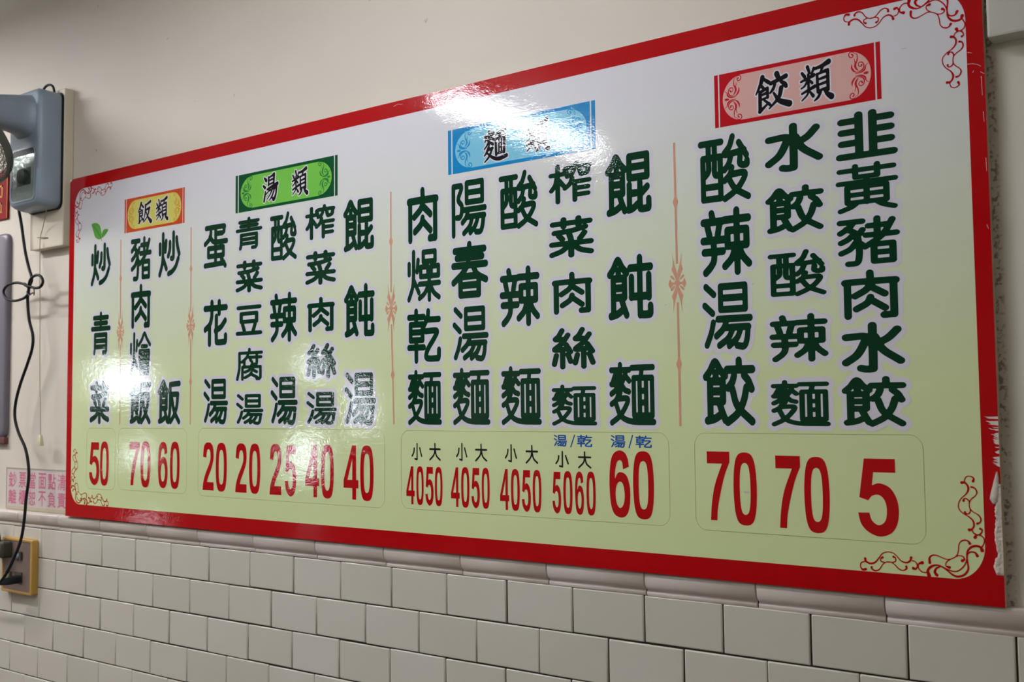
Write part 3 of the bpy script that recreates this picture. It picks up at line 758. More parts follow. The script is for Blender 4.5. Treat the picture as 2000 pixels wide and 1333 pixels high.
def digit(ch, b_, parent):
    v, f = fill([l / 100 for l in digit_loops(ch, b_)], Y_INK)
    return mesh_obj('digit', v, f, M['price_red'], parent, 'red digit %s' % ch)
frames = []
for x0, x1, z0, z1 in [[10.15,23.72,8.06,24.79],[25.15,54.67,8.38,24.85],[59.21,122.56,8.2,25.02],[127.26,190.59,8.45,24.87],[195.51,233.75,8.23,24.87]]:
    t = .065
    frames.append((x0, x1, flat('price_frame', [rrect(x0, x1, z0, z1, 2.0, 2.3), rrect(x0 + t, x1 - t, z0 + t, z1 - t, 1.9, 2.2)], Y_HALO - .00002, M['line'], board, 'thin olive rounded outline')))
def frame_at(x):
    return next(f for x0, x1, f in frames if x0 <= x <= x1)
for items in [[('5',[11.49,16.41,9.15,20.89]),('0',[16.69,20.78,9.17,21.17])],[('7',[30.25,34.72,9.78,21.19]),('0',[35.23,39.44,9.41,21.4])],[('6',[42.75,46.83,9.5,21.44]),('0',[47.8,51.78,9.49,21.51])],[('2',[61.03,65.39,9.71,21.48]),('0',[66.1,70.3,9.54,21.47])],[('2',[73.46,77.74,9.66,21.42]),('0',[78.52,82.55,9.53,21.45])],[('2',[85.8,89.95,9.63,21.45]),('5',[91.1,94.89,9.46,21.23])],[('4',[97.95,102.46,9.66,21.44]),('0',[103.05,107.11,9.53,21.55])],[('4',[110.18,114.71,9.66,21.49]),('0',[115.26,119.26,9.51,21.52])],[('4',[128.71,131.03,9.47,17.37]),('0',[131.51,133.51,9.38,17.44]),('5',[133.99,136.2,9.4,17.36]),('0',[136.57,138.61,9.41,17.43])],[('4',[140.85,143.12,9.49,17.48]),('0',[143.52,145.66,9.44,17.58]),('5',[146.15,148.3,9.47,17.48]),('0',[148.78,150.77,9.49,17.59])],[('4',[153.34,155.57,9.53,17.48]),('0',[155.99,158.11,9.46,17.55]),('5',[158.6,160.73,9.42,17.42]),('0',[161.18,163.19,9.42,17.53])],[('5',[165.73,167.7,9.47,17.3]),('0',[168.21,170.26,9.47,17.5]),('6',[170.83,172.77,9.48,17.51]),('0',[173.34,175.33,9.49,17.56])],[('6',[178.32,182.65,9.47,21.58]),('0',[183.25,187.46,9.4,21.51])],[('7',[197.82,201.99,10.03,21.72]),('0',[202.63,206.79,9.46,21.66])],[('7',[210.13,214.33,9.46,21.25]),('0',[214.92,219.08,8.98,21.18])],[('5',[223.55,229.81,9.07,21.09])]]:
    for ch, b_ in items:
        digit(ch, b_, frame_at(b_[0]))
for items in [[('小',[130.21,133.19,18.64,22.28]),('大',[135.13,138.16,18.68,22.34])],[('小',[142.28,145.2,18.78,22.44]),('大',[147.19,150.21,18.79,22.4])],[('小',[154.61,157.54,18.8,22.4]),('大',[159.6,162.53,18.65,22.3])],[('小',[166.5,169.55,18.11,21.27]),('大',[171.59,174.5,18.09,21.29])]]:
    for ch, b_ in items:
        print_obj('character', glyph_segs(ch, b_, 5.2), Y_INK, M['black'], frame_at(b_[0]), 'small black character %s' % ch, h=0.0006)
for items in [[('湯',[166.17,169.22,22.07,24.29]),('/',[169.92,170.99,22.05,24.25]),('乾',[171.42,174.75,22.03,24.34])],[('湯',[178.72,181.84,22.05,24.34]),('/',[182.45,183.41,22.09,24.3]),('乾',[183.87,187.21,22.07,24.32])]]:
    for ch, b_ in items:
        sg = [(b_[0] / 100 + .001, b_[2] / 100, b_[1] / 100 - .001, b_[3] / 100, .0011, .0011, .0011, .0011)] if ch == '/' else glyph_segs(ch, b_, 5.2)
        print_obj('character' if ch != '/' else 'slash', sg, Y_INK, M['blue'], frame_at(b_[0]), 'small blue ' + ('slash' if ch == '/' else 'character %s' % ch), h=0.0005, eps=.00008)

# dividers
MOTIF = {'wing': [[0.04,1.7],[0.45,2.97],[0.95,5.38],[0.82,4.03],[0.86,3.13],[1.11,2.36],[0.64,1.45],[0.29,0.59],[0.02,0.54]],'side': [[0.16,0.26],[0.76,0.05],[1.14,0.25],[1.4,0.77],[1.63,0.28],[1.75,-0.14],[1.61,-0.6],[1.36,-0.99],[1.04,-0.46],[0.75,-0.22],[0.15,-0.29]],'drop': [[0.44,0.48],[0.63,0.88],[0.97,1.31],[1.24,1.4],[1.38,1.22],[1.26,0.96],[0.85,0.64]]}
def mir(P, sx, sz):
    return [(x * sx, z * sz) for x, z in P]
for (cx, cz), (xt, zt), (xb, zb), d1, d2 in [([25.47,51.01],[25.19,76.07],[25.69,25.73],[25.41,65.08],None),([55.86,51.06],[55.68,76.16],[55.98,25.83],[55.68,65.38],[55.91,36.82]),([124.57,51.11],[124.6,76.4],[125.25,26.12],[124.75,65.52],[125.15,37.0]),([192.89,51.3],[192.79,76.4],[192.9,26.01],[192.88,65.48],[192.86,37.0])]:
    V, F = [], []
    def add(P):
        v, f = fill([np.array(P) / 100], Y_INK - len(V) * 1e-6)
        n = len(V); V.extend(v); F.extend([tuple(k + n for k in t) for t in f])
    hw = .20
    def xat(z):
        return cx + (xt - cx) * (z - cz) / (zt - cz) if z > cz else cx + (xb - cx) * (z - cz) / (zb - cz)
    add([(xat(cz + 3.4) - hw, cz + 3.4), (xat(cz + 3.4) + hw, cz + 3.4), (xt + hw, zt), (xt - hw, zt)])
    add([(xb - hw, zb), (xb + hw, zb), (xat(cz - 3.5) + hw, cz - 3.5), (xat(cz - 3.5) - hw, cz - 3.5)])
    for zc in (cz + 14.4, cz - 14.4):
        xc = xat(zc)
        add([(xc, zc + 1.5), (xc - .55, zc), (xc, zc - 1.5), (xc + .55, zc)])
    for sx in (1, -1):
        for sz in (1, -1):
            add([(cx + x, cz + z) for x, z in mir(MOTIF['wing'], sx, sz)])
            add([(cx + x, cz + z) for x, z in mir(MOTIF['drop'], sx, sz)])
        add([(cx + x, cz + z) for x, z in mir(MOTIF['side'], sx, 1)])
    add([(cx + .55 * math.cos(a * PI / 5), cz + .55 * math.sin(a * PI / 5)) for a in range(10)])
    mesh_obj('divider', V, F, M['salmon'], board, 'salmon divider line with a flower motif')

# scroll ornaments in the four corners
SCROLL = [[1.33,14.54,0.13,1.21,14.94,0.07,1.53,15.2,0.06,1.97,15.27,0.04,2.39,15.02,0.04,2.53,14.5,0.04,2.46,14.27,0.04],[2.91,14.28,0.14,2.46,14.27,0.09,2.1,13.81,0.09,2.04,13.25,0.09,2.37,12.61,0.06,3.07,11.94,0.04,3.47,11.13,0.04,3.42,10.34,0.04,2.84,9.73,0.04,2.11,9.3,0.06,1.53,8.7,0.08,1.44,7.92,0.08,1.8,7.42,0.09,2.1,7.36,0.14],[1.58,13.67,0.1,1.14,13.53,0.07,0.86,12.98,0.07,1.08,12.42,0.04,1.64,11.93,0.04,1.96,11.36,0.04,1.91,10.57,0.04,1.49,10.04,0.04,0.76,9.61,0.06,0.44,9.07,0.07,0.58,8.52,0.07,0.95,8.34,0.11],[2.75,11.61,0.11,2.69,11.88,0.06,2.39,11.94,0.06,2.03,11.67,0.06,1.93,11.28,0.04],[2.61,9.93,0.11,2.47,9.72,0.06,2.09,9.74,0.06,1.86,10.1,0.06,1.89,10.49,0.04],[1.73,7.43,0.04,1.52,6.94,0.06,0.94,6.69,0.07,0.48,6.96,0.07,0.32,7.44,0.06,0.58,7.62,0.11],[1.32,6.32,0.16,1.08,6.68,0.06,0.57,6.64,0.06,0.14,6.27,0.06,0.09,5.65,0.06,0.4,5.01,0.06],[2.1,5.36,0.13,2.31,5.69,0.07,2.75,5.82,0.07,3.28,5.62,0.06,3.63,5.09,0.04,3.71,4.3,0.04,3.96,3.49,0.04,4.58,2.99,0.04,5.35,2.78,0.04,6.11,3.0,0.04,6.87,3.27,0.06,7.49,3.22,0.07,7.89,2.79,0.09,7.87,2.1,0.13],[0.42,4.46,0.17,0.63,4.91,0.11,1.21,5.06,0.11,1.89,4.85,0.11,2.43,4.23,0.09,2.57,3.43,0.07,2.49,2.5,0.07,2.45,1.56,0.09,3.0,0.72,0.1,3.92,0.36,0.1,4.67,0.58,0.09,5.41,1.15,0.07,6.16,1.65,0.07,6.92,1.82,0.07,7.7,1.52,0.12,8.19,0.92,0.12,8.03,0.13,0.18],[1.12,3.62,0.14,1.4,4.07,0.08,1.99,4.14,0.07,2.45,3.76,0.06,2.6,2.96,0.06,2.96,2.07,0.06,3.73,1.29,0.06,4.5,1.07,0.06,5.4,1.31,0.06,6.0,1.58,0.06],[6.89,0.31,0.15,7.19,0.76,0.12,6.93,1.34,0.09,6.39,1.63,0.06],[3.23,2.75,0.14,2.92,3.01,0.07,3.14,3.39,0.06,3.66,3.48,0.04,4.04,3.32,0.04],[4.81,2.91,0.04,5.49,2.34,0.04,5.54,1.78,0.06,5.09,1.62,0.14],[8.28,0.59,0.06,8.98,0.61,0.06,9.51,1.13,0.06,9.49,1.78,0.07,8.97,2.01,0.16],[10.3,1.06,0.14,9.91,1.01,0.08,9.7,1.52,0.06,9.95,2.06,0.05,10.42,2.19,0.05],[10.57,2.66,0.12,10.74,2.16,0.09,11.31,1.82,0.08,12.1,2.05,0.06,12.72,2.74,0.05,13.36,3.18,0.05,14.17,3.24,0.05,14.91,2.9,0.05,15.43,2.2,0.06,16.03,1.5,0.08,16.78,1.27,0.09,17.43,1.55,0.1,17.54,1.96,0.13],[11.33,1.22,0.12,11.34,0.89,0.08,11.83,0.61,0.06,12.46,0.8,0.06,13.25,1.55,0.05,14.05,1.74,0.05,14.8,1.35,0.05,15.4,0.47,0.06,16.07,0.22,0.08,16.55,0.46,0.08,16.58,0.71,0.11],[13.21,2.57,0.11,12.9,2.4,0.06,12.91,1.91,0.06,13.4,1.71,0.05,14.05,1.7,0.05],[14.85,2.36,0.11,15.15,2.14,0.06,15.11,1.73,0.06,14.54,1.61,0.05],[17.6,1.54,0.05,18.2,1.24,0.06,18.3,0.65,0.06,17.98,0.23,0.1,17.5,0.33,0.13]]
for sx, sz, ox, oz in ((-1, 1, IR, IB), (1, 1, IL, IB), (1, -1, IL, IT), (-1, -1, IR, IT)):
    segs = []
    for s in SCROLL:
        segs += curve_segs(s, sx, sz, ox, oz, 1.6)
        for e in (s[:3], s[-3:]):
            if e[2] > .5:
                r_ = e[2] / 100 * 2.0
                x_, z_ = (ox + e[0] * sx) / 100, (oz + e[1] * sz) / 100
                segs.append((x_, z_, x_ + .0001, z_, r_, r_, r_, r_))
    print_obj('corner_scroll', segs, Y_INK, M['red'], board, 'thin red scrollwork', h=0.0007, eps=.0001)

# leaf emblem
M['leaf'] = ink('print_leaf_green', (96, 172, 72))
M['leaf_dark'] = ink('print_leaf_vein', (46, 112, 46))
LF = [[[11.0,81.84],[12.07,82.05],[13.76,81.86],[15.17,80.98],[15.82,79.45],[16.12,78.29],[15.86,77.51],[14.7,77.23],[13.01,77.97],[12.13,79.52]],[[16.14,77.48],[16.2,78.77],[16.87,79.66],[17.97,79.82],[19.13,79.45],[18.14,78.4],[17.05,77.71]],[[15.58,77.62],[15.81,77.6],[16.27,76.66],[16.1,76.65]]]
lv = flat('leaf_emblem', [spline(np.array(LF[0] + LF[0][:1]), 4)[:-1]], Y_INK, M['leaf'], board, 'two small green leaves')
flat('small_leaf', [spline(np.array(LF[1] + LF[1][:1]), 4)[:-1]], Y_INK, M['leaf'], lv)
flat('leaf_stem', [LF[2]], Y_INK - .0001, M['leaf_dark'], lv, 'dark green stem')
print_obj('leaf_vein', [(.1135, .8165, .139, .797, .0004, .0004, .0007, .0007), (.139, .797, .156, .776, .0007, .0007, .0009, .0009), (.187, .7935, .170, .785, .0003, .0003, .0005, .0005), (.170, .785, .1605, .7745, .0005, .0005, .0008, .0008)], Y_INK - .0001, M['leaf_dark'], lv, 'darker leaf veins', h=.0004, eps=.00005)

# section headers
HC = {'orange': ((206, 78, 38), (214, 206, 104), (206, 150, 52)), 'green': ((8, 82, 46), (118, 196, 78), (44, 128, 62)),
      'blue': ((20, 136, 200), (128, 200, 228), (40, 146, 206)), 'red': ((192, 16, 30), (224, 176, 170), (196, 30, 44))}
def header_ornament(box, side):
    x0, x1, z0, z1 = box
    W, H = x1 - x0, z1 - z0
    segs = []
    raw = ['1640 197 2 1625 180 3 1598 178 4 1578 200 5 1586 231 5 1611 235 5 1622 214 5 1609 202 7',
           '1650 190 2 1664 215 4 1661 265 6 1646 310 6 1650 345 4 1668 374 2',
           '1645 398 2 1700 376 6 1727 337 6 1722 299 5 1698 284 5 1674 298 4 1676 326 4 1698 332 5 1706 314 8',
           '1604 312 2 1605 350 8 1624 382 8 1650 396 2',
           '1630 248 2 1641 290 5 1636 330 7 1648 358 6 1664 376 2',
           '1769 297 2 1745 325 4 1735 362 8 1700 394 6 1640 410 2',
           '1772 390 2 1748 396 8 1722 402 2']
    for s in raw:
        a = np.array(s.split(), float).reshape(-1, 3)
        for fl in (1, -1):
            f = []
            for X, Y, R in a:
                Yr = (Y - (392 + .195 * (1797 - X))) / 614 * H
                dx = (1797 - X) / 1802 * W
                f += [(x1 - .053 * W - dx) if side > 0 else (x0 + .053 * W + dx), (z0 + z1) / 2 - fl * Yr, R / 1802 * W * 1.1]
            segs += curve_segs(f)
    return segs
HCH = [[('飯',[32.75,39.14,79.12,85.36]),('類',[40.77,46.16,79.07,85.57])],[('湯',[83.03,88.64,79.04,85.93]),('類',[93.27,98.85,79.09,85.82])],[('麵',[150.07,156.13,78.94,85.51]),('類',[160.54,166.22,79.12,85.8])],[('餃',[208.29,214.66,78.8,85.53]),('類',[216.12,221.71,79.05,85.82])]]
for (cname, bx), chars in zip([('orange',[26.77,52.94,77.61,86.87]),('green',[73.04,108.39,77.66,86.98]),('blue',[140.71,176.52,77.8,87.12]),('red',[200.77,229.23,77.67,86.94])], HCH):
    x0, x1, z0, z1 = bx
    W, H = x1 - x0, z1 - z0
    c0, c1, c2 = HC[cname]
    mo, mi, ms = ink('print_%s_plate' % cname, c0), ink('print_%s_field' % cname, c1), ink('print_%s_scroll' % cname, c2)
    bar, gap = .0245 * W, .0085 * W
    V, F = [], []
    for P in ([(x0, z0), (x0 + bar, z0), (x0 + bar, z1), (x0, z1)], [(x0 + bar + gap, z0), (x1 - bar - gap, z0), (x1 - bar - gap, z1), (x0 + bar + gap, z1)], [(x1 - bar, z0), (x1, z0), (x1, z1), (x1 - bar, z1)]):
        v, f = fill([np.array(P) / 100], Y_HALO)
        n = len(V); V += v; F += [tuple(k + n for k in t) for t in f]
    word = ''.join(c for c, _ in chars)
    hd = mesh_obj('section_header', V, F, mo, board, '%s header plate reading %s' % (cname, word))
    flat('header_field', [rrect(x0 + .054 * W, x1 - .054 * W, z0 + .075 * H, z1 - .075 * H, .13 * W, .424 * H, 16)], Y_HALO - .00005, mi, hd, {'orange': 'yellow', 'green': 'light green', 'blue': 'pale blue', 'red': 'pink'}[cname] + ' rounded field')
    for side in (1, -1):
        print_obj('scroll', header_ornament(bx, side), Y_HALO - .0001, ms, hd, h=.0004, eps=.00006)
    for ch, b_ in chars:
        sg = brush_segs(ch, b_)
        print_obj('character_outline', sg, Y_HALO - .00014, M['halo'], hd, 'white outline', h=.0007, grow=.0024)
        print_obj('character', sg, Y_HALO - .00022, M['black'], hd, 'black brush character %s' % ch, h=.00045, eps=.00008)

# scraped paint, filler and scratches on the right border
M['filler'] = mat('white_filler', (206, 198, 186), rough=0.75, bump=.8, scale=160)
random.seed(11)
def lump(name, outline_cm, thick, parent, label, seed=0):
    rnd = random.Random(seed)
    P = [np.array(q) for q in spline(np.array(outline_cm + outline_cm[:1]) / 100, 4)[:-1]]
    bm = bmesh.new()
    c = sum(P) / len(P)
    o_ = [bm.verts.new((p[0], -.0003, p[1])) for p in P]
    m_ = [bm.verts.new((c[0] + (p[0] - c[0]) * .78, -thick * rnd.uniform(.8, 1), p[1] + (c[1] - p[1]) * .03)) for p in P]
    n = len(P)
    for i in range(n):
        bm.faces.new((o_[i], o_[(i + 1) % n], m_[(i + 1) % n], m_[i]))
    bmesh.ops.triangle_fill(bm, edges=[e for e in bm.edges if all(v in m_ for v in e.verts)], use_beauty=True)
    return bm_obj(name, bm, M['filler'], parent, label, smooth=True)
E_ = BW
rnd = random.Random(5)
NZ, NX = 60, 7
grid = []
edge = 0.8
for i in range(NZ + 1):
    z = 4.6 + (17.8 - 4.6) * i / NZ
    edge += rnd.uniform(-.12, .12)
    edge = min(1.1, max(.6, edge))
    wd = (1.35 - .25 * abs(z - 5.9)) if z < 7.2 else edge
    wd = max(wd, .6) * (1 if i < NZ - 1 else .6)
    row = []
    for j in range(NX + 1):
        t = j / NX
        rim_ = 0 if i in (0, NZ) or j == 0 else 1
        y = -.0003 - rim_ * (.0009 + .0022 * rnd.random() * math.sin(PI * min(t + .15, .85)))
        x = E_ + .02 - wd * (1 - t) + (rnd.uniform(-.06, .06) if j < NX else 0)
        row.append((x / 100, y, z / 100))
    grid.append(row)
V = [p for r_ in grid for p in r_]
F = [(i * (NX + 1) + j, i * (NX + 1) + j + 1, (i + 1) * (NX + 1) + j + 1, (i + 1) * (NX + 1) + j) for i in range(NZ) for j in range(NX)]
mesh_obj('filler_strip', V, F, M['filler'], board, 'white filler smeared down the lower right edge', smooth=True)
lump('filler_blob', [(E_ - 1.55, 15.6), (E_ - 1.35, 16.6), (E_ - .95, 18.0), (E_ - .55, 19.2), (E_ - .35, 19.6), (E_ - .2, 18.4), (E_ - .3, 16.4), (E_ - .6, 15.1), (E_ - 1.1, 14.9)], .0035, board, 'white drop of filler on the right border', 2)
# scraped streaks (paint worn to white)
V, F = [], []
M['scrape'] = mat('bare_white', (214, 206, 200), rough=.6)
for i in range(44):
    z = random.uniform(20.5, 27.6)
    if 21.6 < z < 22.3:
        continue
    env = .5 + 1.2 * max(0, (z - 22.2) / 5.4) if z > 22.2 else .9
    L = env * random.uniform(.45, 1.15)
    hgt = random.uniform(.06, .22)
    P = [(E_, z - hgt), (E_, z + hgt), (E_ - L * .6, z + hgt * .7), (E_ - L, z + random.uniform(0, .25)), (E_ - L * .7, z - hgt * .4)]
    v, f = fill([np.array(P) / 100], -.00022 - i * 2e-6)
    n = len(V); V += v; F += [tuple(k + n for k in t) for t in f]
mesh_obj('scraped_patch', V, F, M['scrape'], board, 'scraped white streaks on the lower right border')
segs = []
for pts in ([(241.6, 80.6), (242.3, 80.55), (243.0, 80.3), (243.5, 79.9)], [(241.7, 82.4), (242.3, 82.2)], [(243.4, 79.1), (243.9, 78.7)], [(242.3, 79.2), (242.5, 79.5)], [(243.7, 78.4), (243.75, 75.5)], [(243.8, 73), (243.85, 71.5)], [(243.9, 66), (243.95, 64)], [(243.7, 56), (243.9, 55.4)],
            [(125.6, 95.0), (126.8, 95.3), (128.2, 95.0)]):
    for a, b_ in zip(pts[:-1], pts[1:]):
        o_ = .42 if a[0] > 200 and a[0] < 243.5 else .2 if a[0] > 200 else 0
        segs.append(((a[0] + o_) / 100, a[1] / 100, (b_[0] + o_) / 100, b_[1] / 100, .0004, .0004, .0002, .0002))
scr = print_obj('scratches', segs, -.0004, M['scrape'], board, 'fine pale scratches on the border', h=.0003, eps=.00005)
scr['kind'] = 'stuff'
# small scuffs on the face
M['scuff'] = ink('scuff', (204, 201, 190))
sc = [(232.9, 85.0, .32, .10), (223.5, 37.5, .3, .1), (151, 86.9, .3, .07), (205, 15, .35, .2), (207, 50, .18, .1), (190.5, 47.5, .12, .1)]
print_obj('scuffs', [((x - a) / 100, z / 100, (x + a) / 100, z / 100, b_ / 100, b_ / 100, b_ / 130, b_ / 130) for x, z, a, b_ in sc], -.00016, M['scuff'], board, 'faint grey scuffs', h=.0004)

# ------------------------------------------------------------------ beam at the upper right
M['cream'] = mat('cream_paint', (214, 204, 184), rough=.5, bump=.12, scale=40, vary=.06)
M['grey_paint'] = mat('grey_white_paint', (192, 190, 180), rough=.5, bump=.15, scale=50, vary=.08)
bm = box_bm(2.452, XR - .001, -.016, WALL - .0002, Z0 + .835, Z0 + 1.02, .004)
bx_ = bm_obj('trim_2', bm, M['grey_paint'])
structure(bx_)

# ------------------------------------------------------------------ wooden mounting block behind the fan
blk = bm_obj('mounting_block', box_bm(-.198, -.021, -.008, WALL - .0003, Z0 + .772, Z0 + 1.232, .003), M['cream'])
blk['label'] = 'cream painted mounting block on the wall behind the fan'; blk['category'] = 'block'
M['iron'] = mat('dull_iron', (92, 88, 80), rough=.5, metal=.7)
nl = tube('nail', [(-.150, -.012, Z0 + .806), (-.125, -.0125, Z0 + .804), (-.098, -.0095, Z0 + .801)], .0011, M['iron'], n=8)
nl['label'] = 'short bent nail on the cream block below the fan'; nl['category'] = 'nail'

# ------------------------------------------------------------------ wall fan
M['fan'] = mat('blue_grey_plastic', (140, 156, 170), rough=.38, bump=.03, scale=120)
M['fan_dark'] = mat('black_plastic', (16, 18, 26), rough=.5, spec=.35)
M['chrome'] = mat('clear_mirror_panel', (150, 166, 160), rough=.2, metal=.35, bump=.5, scale=55)
M['green_knob'] = mat('dark_green_knob', (52, 66, 56), rough=.4)
M['wire'] = mat('cream_wire', (196, 192, 176), rough=.4)
M['rim'] = mat('grey_green_rim', (92, 98, 92), rough=.45)
fan = empty('wall_fan', (-.112, -.008, Z0 + 1.05), 'blue grey wall fan mounted on the cream block left of the board', 'fan')
fan_off = Vector(fan.location)
def fpart(o):
    o.matrix_parent_inverse = Matrix.Translation(-fan_off)
    return o
def loft(name, rings, m, parent, label=None, angle=.7, cap=True):
    bm = bmesh.new()
    R = [[bm.verts.new(p) for p in r] for r in rings]
    n = len(R[0])
    for A, B in zip(R[:-1], R[1:]):
        for i in range(n):
            bm.faces.new((A[i], A[(i + 1) % n], B[(i + 1) % n], B[i]))
    if cap:
        bm.faces.new(R[0]); bm.faces.new(R[-1][::-1])
    return bm_obj(name, bm, m, parent, label, smooth=True, angle=angle)
def rr3(x0, x1, z0, z1, r, y, n=6):
    return [(x, y, Z0 + z) for x, z in rrect(x0, x1, z0, z1, r, r, n)]
fpart(loft('back_plate', [rr3(-.2035, -.0245, .878, 1.222, .022, -.0083), rr3(-.2035, -.0245, .878, 1.222, .022, -.014)], M['fan_dark'], fan, 'black back plate'))
body = fpart(loft('body', [rr3(-.2000, -.0275, .881, 1.219, .022, -.014), rr3(-.2000, -.0275, .881, 1.219, .022, -.030), rr3(-.2005, -.033, .883, 1.222, .024, -.048), rr3(-.2000, -.0385, .886, 1.225, .026, -.064), rr3(-.1970, -.0430, .890, 1.219, .024, -.072), rr3(-.1920, -.0480, .896, 1.212, .022, -.0755)], M['fan'], fan))
# control window: recessed mirror-like panel, slot and knob
win = fpart(loft('control_window', [rr3(-.183, -.052, .899, 1.056, .018, -.0757), rr3(-.183, -.052, .899, 1.056, .018, -.0776), rr3(-.178, -.057, .904, 1.051, .016, -.0776), rr3(-.178, -.057, .904, 1.051, .016, -.0760)], M['fan'], fan, 'raised window surround', cap=False))
fpart(loft('window_panel', [rr3(-.178, -.057, .904, 1.036, .014, -.0758), rr3(-.178, -.057, .904, 1.036, .014, -.0764)], M['chrome'], fan, 'shiny clear control panel'))
fpart(bm_obj('slot', box_bm(-.178, -.057, -.0768, -.0757, Z0 + 1.034, Z0 + 1.051, .0005), M['fan_dark'], fan, 'dark speed scale'))
fpart(bm_obj('knob_plate', box_bm(-.150, -.076, -.0776, -.0764, Z0 + .946, Z0 + .996, .0006), M['green_knob'], fan, 'dark green knob plate'))
bm = bmesh.new()
bmesh.ops.create_cone(bm, cap_ends=True, segments=28, radius1=.023, radius2=.021, depth=.010, matrix=Matrix.Translation((-.112, -.0820, Z0 + .971)) @ Matrix.Rotation(PI / 2, 4, 'X'))
fpart(bm_obj('knob', bm, M['green_knob'], fan, 'round dark green knob', smooth=True, angle=.6))
# arm: flares out of the upper body and reaches into the room
def sup(cx, cz, ax, az, y, n=24, p=3.0):
    r = []
    for k in range(n):
        a = 2 * PI * k / n
        c, s = math.cos(a), math.sin(a)
        r.append((cx + ax * math.copysign(abs(c) ** (2 / p), c), y, Z0 + cz + az * math.copysign(abs(s) ** (2 / p), s)))
    return r
fpart(loft('arm', [sup(-.118, 1.146, .070, .066, -.070), sup(-.118, 1.148, .061, .061, -.078), sup(-.118, 1.150, .052, .0560, -.092), sup(-.118, 1.150, .048, .0520, -.115), sup(-.119, 1.146, .044, .0470, -.16), sup(-.120, 1.140, .042, .043, -.22), sup(-.120, 1.132, .040, .040, -.26)], M['fan'], fan, angle=1.2))
# head: motor housing, hub, blades, cage
HC_ = Vector((-.187, -.250, Z0 + 1.075))
nrm = Vector((.12, -.62, -.72)).normalized()
u_ = nrm.cross(Vector((0, 0, 1))).normalized()
v_ = u_.cross(nrm).normalized()
def hp(r, a, d):
    return HC_ + (u_ * math.cos(a) + v_ * math.sin(a)) * r + nrm * d
def ring_tube(name, rad, d, r, m, label=None, n=64, k=8):
    bm = bmesh.new()
    R = []
    for i in range(n):
        a = 2 * PI * i / n
        row = []
        for j in range(k):
            b = 2 * PI * j / k
            row.append(bm.verts.new(hp(rad + r * math.cos(b), a, d + r * math.sin(b))))
        R.append(row)
    for i in range(n):
        A, B = R[i], R[(i + 1) % n]
        for j in range(k):
            bm.faces.new((A[j], A[(j + 1) % k], B[(j + 1) % k], B[j]))
    return bm
RC = .175
rim = bmesh.new()
bmr = []
n = 72
for i in range(n):
    a = 2 * PI * i / n
    bmr.append([rim.verts.new(hp(r, a, d)) for r, d in ((RC, -.014), (RC + .006, -.010), (RC + .008, 0), (RC + .006, .010), (RC, .014), (RC - .003, 0))])
for i in range(n):
    A, B = bmr[i], bmr[(i + 1) % n]
    for j in range(6):
        rim.faces.new((A[j], A[(j + 1) % 6], B[(j + 1) % 6], B[j]))
fpart(bm_obj('cage_rim', rim, M['rim'], fan, 'grey green cage rim', smooth=True, angle=.9))
def cage(sign, depth, name):
    bm = bmesh.new()
    def dome(r):
        return sign * depth * (1 - (r / RC) ** 2.6)
    # rings
    for rr in np.arange(.05, RC, .0115):
        t = ring_tube('', rr, dome(rr), .0015, None, n=48, k=4)
        me = bpy.data.meshes.new('t'); t.to_mesh(me); t.free(); bm.from_mesh(me); bpy.data.meshes.remove(me)
    for i in range(84):
        a = 2 * PI * i / 84
        prev = None
        for rr in np.linspace(.045, RC, 9):
            c = hp(rr, a, dome(rr))
            t = (u_ * -math.sin(a) + v_ * math.cos(a))
            vs = [bm.verts.new(c + o_) for o_ in (t * .0014, nrm * .0014, t * -.0014, nrm * -.0014)]
            if prev:
                for j in range(4):
                    bm.faces.new((prev[j], prev[(j + 1) % 4], vs[(j + 1) % 4], vs[j]))
            prev = vs
    return fpart(bm_obj(name, bm, M['wire'], fan, 'cream wire guard', smooth=True))
cage(1, .075, 'front_guard')
cage(-1, .065, 'rear_guard')
rings = []
for r, d in ((.03, -.15), (.055, -.145), (.066, -.12), (.068, -.075), (.055, -.05)):
    rings.append([tuple(hp(r, 2 * PI * i / 28, d)) for i in range(28)])
fpart(loft('motor_housing', rings, M['fan'], fan))
rings = [[tuple(hp(r, 2 * PI * i / 24, d)) for i in range(24)] for r, d in ((.034, -.03), (.034, .02), (.026, .034), (.01, .038))]
fpart(loft('hub', rings, M['rim'], fan))
for b_ in range(3):
    bm = bmesh.new()
    prev = None
    for r in np.linspace(.03, .155, 8):
        w_ = .35 + .55 * math.sin(PI * min(1, (r - .02) / .2))
        row = []
        for q in np.linspace(-.5, .5, 6):
            a = b_ * 2 * PI / 3 + q * w_ * 1.5 + (r * 1.6)
            row.append(bm.verts.new(hp(r, a, q * -.045)))
        if prev:
            for i in range(5):
                bm.faces.new((prev[i], prev[i + 1], row[i + 1], row[i]))
        prev = row
    fpart(bm_obj('blade', bm, M['fan'], fan, smooth=True))
# neck between arm and motor
fpart(tube('neck', [(-.120, -.24, Z0 + 1.130), (-.125, -.215, Z0 + 1.09), tuple(hp(0, 0, -.14))], [.036, .03, .034], M['fan'], fan, n=16))
